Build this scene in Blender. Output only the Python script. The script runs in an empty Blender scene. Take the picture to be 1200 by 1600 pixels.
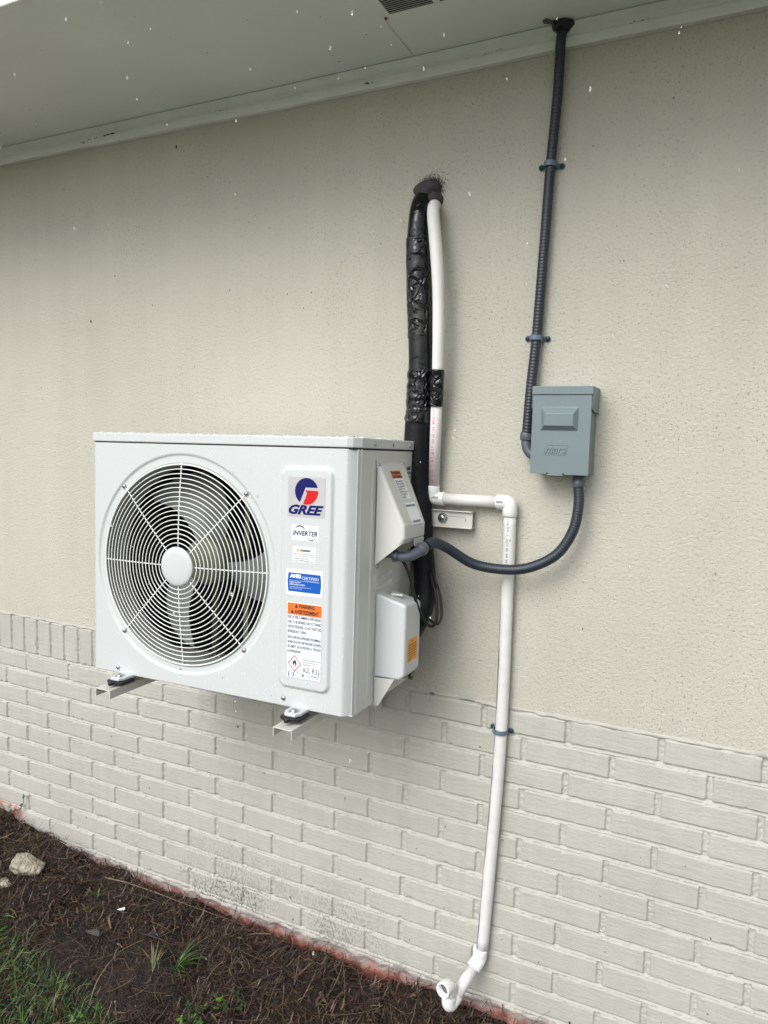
import bpy, math, random
import numpy as np
from mathutils import Matrix, Vector, Euler

C = bpy.context.scene.collection
SC = bpy.context.scene
rng = np.random.default_rng(7)
random.seed(7)

# ------------------------------------------------------------------ camera
cam_d = bpy.data.cameras.new("camera")
cam = bpy.data.objects.new("camera", cam_d)
C.objects.link(cam)
cam_d.sensor_fit = 'VERTICAL'
cam_d.sensor_height = 32.0
cam_d.lens = 1125.893 / 1600 * 32.0
cam_d.clip_start = 0.02
cam_d.clip_end = 2000
R_ = ((0.9009591856, -0.4286839771, -0.0671013685),
      (0.4331144288, 0.8978254067, 0.0795074248),
      (0.0261617544, -0.1006955156, 0.9945732631))
right = Vector((R_[0][0], R_[1][0], R_[2][0]))
fwd = Vector((R_[0][1], R_[1][1], R_[2][1]))
up = Vector((R_[0][2], R_[1][2], R_[2][2]))
cm = Matrix.Identity(4)
for i in range(3):
    cm[i][0] = right[i]; cm[i][1] = up[i]; cm[i][2] = -fwd[i]
cm.translation = Vector((0.5390056802, -1.7726226813, 0.6828429895))
cam.matrix_world = cm
SC.camera = cam

# ------------------------------------------------------------------ light
SUN_EL, SUN_AZ = math.radians(40), math.radians(193)   # azimuth measured from +Y, clockwise
w = bpy.data.worlds.new("World")
SC.world = w
w.use_nodes = True
nt = w.node_tree
nt.nodes.clear()
sky = nt.nodes.new('ShaderNodeTexSky')
sky.sky_type = 'NISHITA'
sky.sun_disc = False
sky.sun_elevation = SUN_EL
sky.sun_rotation = SUN_AZ
sky.air_density = 1.0
sky.dust_density = 3.0
sky.ozone_density = 0.6
hs = nt.nodes.new('ShaderNodeHueSaturation')
hs.inputs['Saturation'].default_value = 0.28
bg = nt.nodes.new('ShaderNodeBackground')
bg.inputs['Strength'].default_value = 0.15
wo = nt.nodes.new('ShaderNodeOutputWorld')
nt.links.new(sky.outputs[0], hs.inputs['Color'])
nt.links.new(hs.outputs[0], bg.inputs['Color'])
nt.links.new(bg.outputs[0], wo.inputs['Surface'])
sun_d = bpy.data.lights.new("sun", 'SUN')
sun_d.energy = 1.3
sun_d.angle = math.radians(38)
sun_d.color = (1.0, 0.99, 0.97)
sun = bpy.data.objects.new("sun", sun_d)
C.objects.link(sun)
sdir = Vector((math.sin(SUN_AZ) * math.cos(SUN_EL), math.cos(SUN_AZ) * math.cos(SUN_EL), math.sin(SUN_EL)))
sun.rotation_euler = sdir.to_track_quat('Z', 'Y').to_euler()
SC.view_settings.view_transform = 'Standard'
SC.view_settings.look = 'None'
SC.view_settings.exposure = 0.36
SC.view_settings.gamma = 1.0

# ------------------------------------------------------------------ materials
MATS = {}


def node_mat(name, col, rough=0.5, metal=0.0, bump=0.0, bscale=60, var=0.0, vscale=8, spec=0.5, coat=0.0, detail=6):
    if name in MATS: return MATS[name]
    m = bpy.data.materials.new(name)
    m.use_nodes = True
    n = m.node_tree.nodes; l = m.node_tree.links
    p = n['Principled BSDF']
    p.inputs['Base Color'].default_value = (*col, 1)
    p.inputs['Roughness'].default_value = rough
    p.inputs['Metallic'].default_value = metal
    p.inputs['Specular IOR Level'].default_value = spec
    if coat: p.inputs['Coat Weight'].default_value = coat
    tc = n.new('ShaderNodeTexCoord')
    if var or True:
        v = var or 0.03
        nz = n.new('ShaderNodeTexNoise'); nz.inputs['Scale'].default_value = vscale; nz.inputs['Detail'].default_value = detail
        l.new(tc.outputs['Object'], nz.inputs['Vector'])
        mr = n.new('ShaderNodeMapRange')
        mr.inputs['From Min'].default_value = 0.3; mr.inputs['From Max'].default_value = 0.7
        mr.inputs['To Min'].default_value = 1 - v; mr.inputs['To Max'].default_value = 1 + v
        l.new(nz.outputs['Fac'], mr.inputs['Value'])
        vm = n.new('ShaderNodeVectorMath'); vm.operation = 'SCALE'
        vm.inputs[0].default_value = col
        l.new(mr.outputs[0], vm.inputs['Scale'])
        l.new(vm.outputs[0], p.inputs['Base Color'])
        mr2 = n.new('ShaderNodeMapRange')
        mr2.inputs['To Min'].default_value = max(0.02, rough - 0.08); mr2.inputs['To Max'].default_value = min(1, rough + 0.08)
        l.new(nz.outputs['Fac'], mr2.inputs['Value'])
        l.new(mr2.outputs[0], p.inputs['Roughness'])
    if bump:
        nb = n.new('ShaderNodeTexNoise'); nb.inputs['Scale'].default_value = bscale; nb.inputs['Detail'].default_value = 4
        l.new(tc.outputs['Object'], nb.inputs['Vector'])
        b = n.new('ShaderNodeBump'); b.inputs['Strength'].default_value = 1.0; b.inputs['Distance'].default_value = bump
        l.new(nb.outputs['Fac'], b.inputs['Height']); l.new(b.outputs[0], p.inputs['Normal'])
    MATS[name] = m
    return m


WALLC = (0.512, 0.499, 0.437)


def stucco_mat():
    m = bpy.data.materials.new("painted_stucco"); m.use_nodes = True
    n = m.node_tree.nodes; l = m.node_tree.links; p = n['Principled BSDF']
    tc = n.new('ShaderNodeTexCoord')
    def noise(s, d, rough=0.5):
        z = n.new('ShaderNodeTexNoise'); z.inputs['Scale'].default_value = s; z.inputs['Detail'].default_value = d
        z.inputs['Roughness'].default_value = rough
        l.new(tc.outputs['Object'], z.inputs['Vector']); return z
    big = noise(1.6, 3); mid = noise(125, 4, 0.6); fine = noise(330, 3)
    vor = n.new('ShaderNodeTexVoronoi'); vor.inputs['Scale'].default_value = 120
    l.new(tc.outputs['Object'], vor.inputs['Vector'])
    # stains of soft grey
    r1 = n.new('ShaderNodeMapRange'); r1.inputs['From Min'].default_value = .3; r1.inputs['From Max'].default_value = .7
    r1.inputs['To Min'].default_value = .955; r1.inputs['To Max'].default_value = 1.04
    l.new(big.outputs['Fac'], r1.inputs['Value'])
    # shade of the pits painted into the colour, with some dirt specks
    pit = n.new('ShaderNodeTexNoise'); pit.inputs['Scale'].default_value = 185; pit.inputs['Detail'].default_value = 3
    mp = n.new('ShaderNodeMapping'); mp.inputs['Scale'].default_value = (1, 1, 0.8)
    l.new(tc.outputs['Object'], mp.inputs['Vector']); l.new(mp.outputs[0], pit.inputs['Vector'])
    r2 = n.new('ShaderNodeMapRange'); r2.inputs['From Min'].default_value = .30; r2.inputs['From Max'].default_value = .42
    r2.inputs['To Min'].default_value = .60; r2.inputs['To Max'].default_value = 1.0
    l.new(pit.outputs['Fac'], r2.inputs['Value'])
    # painted pit shade and dirt come in patches, and faint drip streaks run down
    pm = n.new('ShaderNodeMapRange'); pm.inputs['From Min'].default_value = .38; pm.inputs['From Max'].default_value = .62
    pm.inputs['To Min'].default_value = .35; pm.inputs['To Max'].default_value = 1.0
    l.new(noise(3.5, 4).outputs['Fac'], pm.inputs['Value'])
    pmx = n.new('ShaderNodeMix'); pmx.inputs['A'].default_value = 1.0; l.new(pm.outputs[0], pmx.inputs['Factor']); l.new(r2.outputs[0], pmx.inputs['B'])
    st = n.new('ShaderNodeTexNoise'); st.inputs['Scale'].default_value = 14; st.inputs['Detail'].default_value = 4
    ms = n.new('ShaderNodeMapping'); ms.inputs['Scale'].default_value = (1, 1, .06)
    l.new(tc.outputs['Object'], ms.inputs['Vector']); l.new(ms.outputs[0], st.inputs['Vector'])
    rs = n.new('ShaderNodeMapRange'); rs.inputs['From Min'].default_value = .3; rs.inputs['From Max'].default_value = .7
    rs.inputs['To Min'].default_value = .972; rs.inputs['To Max'].default_value = 1.02
    l.new(st.outputs['Fac'], rs.inputs['Value'])
    m0 = n.new('ShaderNodeMath'); m0.operation = 'MULTIPLY'; l.new(rs.outputs[0], m0.inputs[0]); l.new(pmx.outputs['Result'], m0.inputs[1])
    mu = n.new('ShaderNodeMath'); mu.operation = 'MULTIPLY'
    l.new(r1.outputs[0], mu.inputs[0]); l.new(m0.outputs[0], mu.inputs[1])
    vm = n.new('ShaderNodeVectorMath'); vm.operation = 'SCALE'; vm.inputs[0].default_value = WALLC
    l.new(mu.outputs[0], vm.inputs['Scale']); l.new(vm.outputs[0], p.inputs['Base Color'])
    p.inputs['Roughness'].default_value = .75
    p.inputs['Specular IOR Level'].default_value = .3
    a = n.new('ShaderNodeMath'); a.operation = 'MULTIPLY_ADD'; a.inputs[1].default_value = .45
    l.new(fine.outputs['Fac'], a.inputs[0]); l.new(mid.outputs['Fac'], a.inputs[2])
    a2 = n.new('ShaderNodeMath'); a2.operation = 'MULTIPLY_ADD'; a2.inputs[1].default_value = .5
    l.new(r2.outputs[0], a2.inputs[0]); l.new(a.outputs[0], a2.inputs[2])
    b = n.new('ShaderNodeBump'); b.inputs['Distance'].default_value = .0034
    l.new(a2.outputs[0], b.inputs['Height']); l.new(b.outputs[0], p.inputs['Normal'])
    return m


def brick_mat():
    m = bpy.data.materials.new("painted_brick"); m.use_nodes = True
    n = m.node_tree.nodes; l = m.node_tree.links; p = n['Principled BSDF']
    tc = n.new('ShaderNodeTexCoord')
    sep = n.new('ShaderNodeSeparateXYZ'); l.new(tc.outputs['Object'], sep.inputs[0])
    def noise(s, d, sc=None):
        z = n.new('ShaderNodeTexNoise'); z.inputs['Scale'].default_value = s; z.inputs['Detail'].default_value = d
        if sc:
            mp = n.new('ShaderNodeMapping'); mp.inputs['Scale'].default_value = sc
            l.new(tc.outputs['Object'], mp.inputs['Vector']); l.new(mp.outputs[0], z.inputs['Vector'])
        else: l.new(tc.outputs['Object'], z.inputs['Vector'])
        return z
    def mr(src, a, b_, c, d):
        r = n.new('ShaderNodeMapRange'); r.inputs['From Min'].default_value = a; r.inputs['From Max'].default_value = b_
        r.inputs['To Min'].default_value = c; r.inputs['To Max'].default_value = d
        l.new(src, r.inputs['Value']); return r.outputs[0]
    def mth(op, a, b_=None):
        x = n.new('ShaderNodeMath'); x.operation = op
        for i, s in enumerate((a, b_)):
            if s is None: continue
            if isinstance(s, (int, float)): x.inputs[i].default_value = s
            else: l.new(s, x.inputs[i])
        return x.outputs[0]
    base = mr(noise(3, 5).outputs['Fac'], .3, .7, .95, 1.05)
    strk = mr(noise(30, 3, (1, 1, .12)).outputs['Fac'], .35, .7, .97, 1.03)
    v = mth('MULTIPLY', base, strk)
    # black mildew specks low on the wall
    sp = mr(noise(210, 3, (1, 1, .55)).outputs['Fac'], .50, .56, 0, 1)
    patch = mr(noise(4.5, 2).outputs['Fac'], .36, .55, 0, 1)
    low = mr(sep.outputs['Z'], -.60, -.76, 0, 1)
    xl = mr(sep.outputs['X'], -1.35, -1.0, 0, 1); xr = mr(sep.outputs['X'], -.15, -.6, 0, 1)
    mask = mth('MULTIPLY', mth('MULTIPLY', sp, patch), mth('MULTIPLY', low, mth('MULTIPLY', xl, xr)))
    rare = mth('MULTIPLY', mr(noise(70, 1).outputs['Fac'], .775, .80, 0, .7), 1.0)
    mask = mth('MAXIMUM', mth('MULTIPLY', mask, .62), rare)
    mx = n.new('ShaderNodeMix'); mx.data_type = 'RGBA'
    vm = n.new('ShaderNodeVectorMath'); vm.operation = 'SCALE'; vm.inputs[0].default_value = (WALLC[0] * .865, WALLC[1] * .880, WALLC[2] * .905)
    l.new(v, vm.inputs['Scale'])
    l.new(vm.outputs[0], mx.inputs['A']); mx.inputs['B'].default_value = (.05, .045, .04, 1)
    l.new(mask, mx.inputs['Factor'])
    # a stray patch of red spray paint at the far left, near the ground
    rx = mth('MULTIPLY', mr(sep.outputs['X'], -1.76, -1.84, 0, 1), mr(sep.outputs['X'], -2.15, -2.0, 0, 1))
    rz = mth('MULTIPLY', mr(sep.outputs['Z'], -.735, -.760, 0, 1), mr(noise(28, 5).outputs['Fac'], .44, .56, 0, 1))
    mr_ = n.new('ShaderNodeMix'); mr_.data_type = 'RGBA'; mr_.inputs['B'].default_value = (.38, .09, .07, 1)
    l.new(mth('MULTIPLY', rx, rz), mr_.inputs['Factor']); l.new(mx.outputs['Result'], mr_.inputs['A'])
    l.new(mr_.outputs['Result'], p.inputs['Base Color'])
    p.inputs['Roughness'].default_value = .55
    p.inputs['Specular IOR Level'].default_value = .35
    a = mth('ADD', mth('MULTIPLY', noise(180, 4).outputs['Fac'], .6), mth('MULTIPLY', noise(110, 3, (.12, 1, 1)).outputs['Fac'], .5))
    b = n.new('ShaderNodeBump'); b.inputs['Distance'].default_value = .0016
    l.new(a, b.inputs['Height']); l.new(b.outputs[0], p.inputs['Normal'])
    return m


def foundation_mat():
    m = bpy.data.materials.new("red_painted_foundation"); m.use_nodes = True
    n = m.node_tree.nodes; l = m.node_tree.links; p = n['Principled BSDF']
    tc = n.new('ShaderNodeTexCoord')
    sep = n.new('ShaderNodeSeparateXYZ'); l.new(tc.outputs['Object'], sep.inputs[0])
    z = n.new('ShaderNodeTexNoise'); z.inputs['Scale'].default_value = 22; z.inputs['Detail'].default_value = 8
    l.new(tc.outputs['Object'], z.inputs['Vector'])
    a = n.new('ShaderNodeMath'); a.operation = 'MULTIPLY_ADD'; a.inputs[1].default_value = .095
    l.new(z.outputs['Fac'], a.inputs[0]); l.new(sep.outputs['Z'], a.inputs[2])
    r = n.new('ShaderNodeValToRGB'); e = r.color_ramp.elements
    mr = n.new('ShaderNodeMapRange'); mr.inputs['From Min'].default_value = -.86; mr.inputs['From Max'].default_value = -.76
    l.new(a.outputs[0], mr.inputs['Value']); l.new(mr.outputs[0], r.inputs[0])
    e[0].position = 0; e[0].color = (.10, .03, .022, 1)
    e[1].position = .98; e[1].color = (.50, .48, .43, 1)
    for pos, c in ((.16, (.19, .050, .038)), (.40, (.30, .095, .075)), (.52, (.36, .20, .17)), (.70, (.45, .40, .37))):
        x = e.new(pos); x.color = (*c, 1)
    l.new(r.outputs[0], p.inputs['Base Color']); p.inputs['Roughness'].default_value = .7
    b = n.new('ShaderNodeBump'); b.inputs['Distance'].default_value = .006
    z2 = n.new('ShaderNodeTexNoise'); z2.inputs['Scale'].default_value = 90; z2.inputs['Detail'].default_value = 5
    l.new(tc.outputs['Object'], z2.inputs['Vector'])
    l.new(z2.outputs['Fac'], b.inputs['Height']); l.new(b.outputs[0], p.inputs['Normal'])
    return m


def soil_mat():
    m = bpy.data.materials.new("wet_soil"); m.use_nodes = True
    n = m.node_tree.nodes; l = m.node_tree.links; p = n['Principled BSDF']
    tc = n.new('ShaderNodeTexCoord')
    z = n.new('ShaderNodeTexNoise'); z.inputs['Scale'].default_value = 9; z.inputs['Detail'].default_value = 9
    l.new(tc.outputs['Object'], z.inputs['Vector'])
    r = n.new('ShaderNodeValToRGB'); e = r.color_ramp.elements
    e[0].position = .3; e[0].color = (.006, .004, .003, 1)
    e[1].position = .75; e[1].color = (.024, .014, .009, 1)
    l.new(z.outputs['Fac'], r.inputs[0])
    # lawn further out
    sep = n.new('ShaderNodeSeparateXYZ'); l.new(tc.outputs['Object'], sep.inputs[0])
    mr = n.new('ShaderNodeMapRange'); mr.inputs['From Min'].default_value = -.9; mr.inputs['From Max'].default_value = -1.6
    l.new(sep.outputs['Y'], mr.inputs['Value'])
    mx = n.new('ShaderNodeMix'); mx.data_type = 'RGBA'
    z3 = n.new('ShaderNodeTexNoise'); z3.inputs['Scale'].default_value = 40; z3.inputs['Detail'].default_value = 6
    l.new(tc.outputs['Object'], z3.inputs['Vector'])
    r3 = n.new('ShaderNodeValToRGB'); e = r3.color_ramp.elements
    e[0].position = .3; e[0].color = (.07, .08, .045, 1); e[1].position = .7; e[1].color = (.165, .18, .115, 1)
    l.new(z3.outputs['Fac'], r3.inputs[0])
    l.new(mr.outputs[0], mx.inputs['Factor']); l.new(r.outputs[0], mx.inputs['A']); l.new(r3.outputs[0], mx.inputs['B'])
    l.new(mx.outputs['Result'], p.inputs['Base Color'])
    p.inputs['Roughness'].default_value = .75
    b = n.new('ShaderNodeBump'); b.inputs['Distance'].default_value = .012
    z2 = n.new('ShaderNodeTexNoise'); z2.inputs['Scale'].default_value = 120; z2.inputs['Detail'].default_value = 6
    l.new(tc.outputs['Object'], z2.inputs['Vector'])
    l.new(z2.outputs['Fac'], b.inputs['Height']); l.new(b.outputs[0], p.inputs['Normal'])
    return m


def tape_mat(name, rough, dist, scale, col=(.0030, .0036, .0055), spec=.5, crease=0.0):
    m = bpy.data.materials.new(name); m.use_nodes = True
    n = m.node_tree.nodes; l = m.node_tree.links; p = n['Principled BSDF']
    p.inputs['Base Color'].default_value = (*col, 1); p.inputs['Roughness'].default_value = rough
    p.inputs['Specular IOR Level'].default_value = spec
    tc = n.new('ShaderNodeTexCoord')
    z = n.new('ShaderNodeTexNoise'); z.inputs['Scale'].default_value = scale; z.inputs['Detail'].default_value = 2
    z.inputs['Distortion'].default_value = .8
    l.new(tc.outputs['Object'], z.inputs['Vector'])
    b = n.new('ShaderNodeBump'); b.inputs['Distance'].default_value = dist
    src = z.outputs['Fac']
    if crease:
        vo = n.new('ShaderNodeTexVoronoi'); vo.feature = 'DISTANCE_TO_EDGE'; vo.inputs['Scale'].default_value = crease
        mx = n.new('ShaderNodeMix'); mx.data_type = 'VECTOR'; mx.inputs['Factor'].default_value = .04
        l.new(tc.outputs['Object'], mx.inputs['A']); l.new(z.outputs['Color'], mx.inputs['B']); l.new(mx.outputs['Result'], vo.inputs['Vector'])
        mr = n.new('ShaderNodeMapRange'); mr.inputs['From Max'].default_value = .10; mr.inputs['To Max'].default_value = .8
        l.new(vo.outputs['Distance'], mr.inputs['Value'])
        ad = n.new('ShaderNodeMath'); ad.operation = 'ADD'; l.new(mr.outputs[0], ad.inputs[0]); l.new(src, ad.inputs[1]); src = ad.outputs[0]
    l.new(src, b.inputs['Height']); l.new(b.outputs[0], p.inputs['Normal'])
    return m


M_stucco = stucco_mat(); M_brick = brick_mat(); M_found = foundation_mat(); M_soil = soil_mat()
M_soffit = node_mat('soffit_paint', (.74, .76, .73), .5, var=.04, vscale=3, bump=.0006, bscale=40)
M_trim = node_mat('trim_paint', (.72, .735, .69), .45, var=.05, vscale=14, bump=.0008, bscale=60)
M_acw = node_mat('ac_white_enamel', (.56, .588, .598), .34, bump=.00012, bscale=300, var=.012, vscale=4)
M_acs = node_mat('ac_side_enamel', (.60, .61, .578), .42, bump=.00012, bscale=300, var=.012, vscale=4)
M_wire = node_mat('grille_wire_white', (.78, .79, .78), .35)
M_inner = node_mat('fan_duct_grey', (.30, .32, .31), .5)
M_blade = node_mat('fan_blade_grey', (.19, .21, .205), .45)
M_motor = node_mat('motor_olive', (.15, .16, .10), .5)
M_dark = node_mat('dark_interior', (.012, .014, .016), .7)
M_coil = node_mat('coil_fins', (.035, .04, .042), .45, metal=.4)
M_steel = node_mat('zinc_steel', (.45, .46, .47), .32, metal=.9)
M_rubber = node_mat('black_rubber', (.008, .008, .009), .55)
M_brk = node_mat('bracket_beige', (.58, .57, .53), .4, var=.03)
M_grey = node_mat('box_grey_paint', (.160, .208, .226), .42, var=.04, vscale=10, bump=.0002, bscale=200)
M_cond = node_mat('conduit_slate', (.020, .029, .042), .40, var=.06, vscale=20)
M_conn = node_mat('connector_grey', (.085, .10, .125), .4)
M_strap = node_mat('strap_blue_grey', (.115, .17, .225), .45, var=.08, vscale=40)
M_screwd = node_mat('screw_dark_blue', (.012, .028, .05), .35)
M_pvc = node_mat('pvc_white', (.72, .71, .705), .32, var=.05, vscale=35)
M_pvcf = node_mat('pvc_fitting_white', (.78, .79, .785), .28)
M_hose = node_mat('hose_white', (.74, .74, .725), .5, var=.02, vscale=12)
M_red = node_mat('print_red', (.55, .07, .09), .5)
M_black = node_mat('print_black', (.02, .02, .022), .5)
M_navy = node_mat('print_navy', (.006, .008, .11), .45, spec=.2)
M_redl = node_mat('print_bright_red', (.58, .012, .014), .45, spec=.2)
M_orange = node_mat('label_orange', (.80, .17, .02), .45)
M_amber = node_mat('label_amber', (.82, .36, .03), .45)
M_white = node_mat('label_white', (.82, .86, .88), .4)
M_silver = node_mat('label_silver', (.50, .50, .52), .35, metal=.2)
M_blue = node_mat('label_blue', (.006, .10, .46), .45, spec=.25)
M_green = node_mat('print_green', (.05, .30, .10), .45)
M_yell = node_mat('print_yellow', (.65, .55, .05), .45)
M_txt = node_mat('print_slate', (.045, .065, .15), .5)
M_putty = node_mat('putty_dark', (.055, .052, .052), .8, bump=.004, bscale=90, var=.25, vscale=60)
M_tape = tape_mat('shiny_black_tape', .10, .0026, 26, crease=24)
M_tapef = tape_mat('black_tape', .17, .0030, 24, spec=.4)
M_foam = tape_mat('black_foam_sleeve', .5, .0012, 130, (.0032, .0040, .0065), .25)
M_glass = None


def water_mat():
    m = bpy.data.materials.new('water_drop'); m.use_nodes = True
    p = m.node_tree.nodes['Principled BSDF']
    p.inputs['Base Color'].default_value = (1, 1, 1, 1)
    p.inputs['Roughness'].default_value = .03
    p.inputs['Transmission Weight'].default_value = 1
    p.inputs['IOR'].default_value = 1.33
    return m


M_water = water_mat()
BROWNS = [node_mat('mulch_' + k, c, .5, var=.3, vscale=60) for k, c in
          (('umber', (.020, .0105, .0065)), ('brown', (.055, .029, .018)), ('dark', (.008, .005, .004)),
           ('red_brown', (.065, .028, .017)), ('straw', (.17, .12, .070)), ('tan', (.12, .078, .048)))]
GREENS = [node_mat('leaf_' + k, c, .5, var=.3, vscale=40) for k, c in
          (('deep', (.018, .055, .014)), ('mid', (.045, .12, .022)), ('fresh', (.10, .22, .035)), ('dull', (.06, .085, .035)), ('dry', (.20, .16, .08)))]
M_rock = node_mat('limestone', (.36, .33, .26), .85, bump=.022, bscale=42, var=.45, vscale=26)


# ------------------------------------------------------------------ helpers
def tag(o, label=None, cat=None, group=None, kind=None):
    if label: o['label'] = label
    if cat: o['category'] = cat
    if group: o['group'] = group
    if kind: o['kind'] = kind
    return o


def empty(name, loc=(0, 0, 0), rot=(0, 0, 0)):
    o = bpy.data.objects.new(name, None)
    o.empty_display_size = .05
    C.objects.link(o); o.location = loc; o.rotation_euler = rot
    return o


def mesh_obj(name, verts, faces, mats, parent=None, mi=None, smooth=True, loc=None):
    me = bpy.data.meshes.new(name)
    if isinstance(faces, np.ndarray):
        nv, nf, k = len(verts), len(faces), faces.shape[1]
        me.vertices.add(nv); me.vertices.foreach_set('co', np.asarray(verts, np.float32).ravel())
        me.loops.add(nf * k); me.loops.foreach_set('vertex_index', faces.astype(np.int32).ravel())
        me.polygons.add(nf); me.polygons.foreach_set('loop_start', np.arange(nf, dtype=np.int32) * k)
        me.update(calc_edges=True)
        me.validate()
    else:
        me.from_pydata([tuple(map(float, v)) for v in verts], [], faces)
    if not isinstance(mats, (list, tuple)): mats = [mats]
    for m in mats: me.materials.append(m)
    if mi is not None and len(mi) == len(me.polygons):
        me.polygons.foreach_set('material_index', np.asarray(mi, np.int32))
    sm = smooth if hasattr(smooth, '__len__') else [bool(smooth)] * len(me.polygons)
    if len(sm) == len(me.polygons): me.polygons.foreach_set('use_smooth', np.asarray(sm, bool))
    me.update()
    o = bpy.data.objects.new(name, me)
    C.objects.link(o)
    if parent: o.parent = parent
    if loc: o.location = loc
    return o


def catmull(pts, n=8):
    P = [np.array(p, float) for p in pts]
    P = [2 * P[0] - P[1]] + P + [2 * P[-1] - P[-2]]
    out = []
    for i in range(1, len(P) - 2):
        a, b, c, d = P[i - 1:i + 3]
        for k in range(n):
            t = k / n
            out.append(.5 * ((2 * b) + (c - a) * t + (2 * a - 5 * b + 4 * c - d) * t * t + (-a + 3 * b - 3 * c + d) * t ** 3))
    out.append(P[-2])
    return np.array(out)


def resample(P, step):
    d = np.r_[0, np.cumsum(np.linalg.norm(np.diff(P[:, :3], axis=0), axis=1))]
    n = max(2, int(round(d[-1] / step)) + 1)
    s = np.linspace(0, d[-1], n)
    return np.stack([np.interp(s, d, P[:, k]) for k in range(P.shape[1])], 1), s


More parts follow.
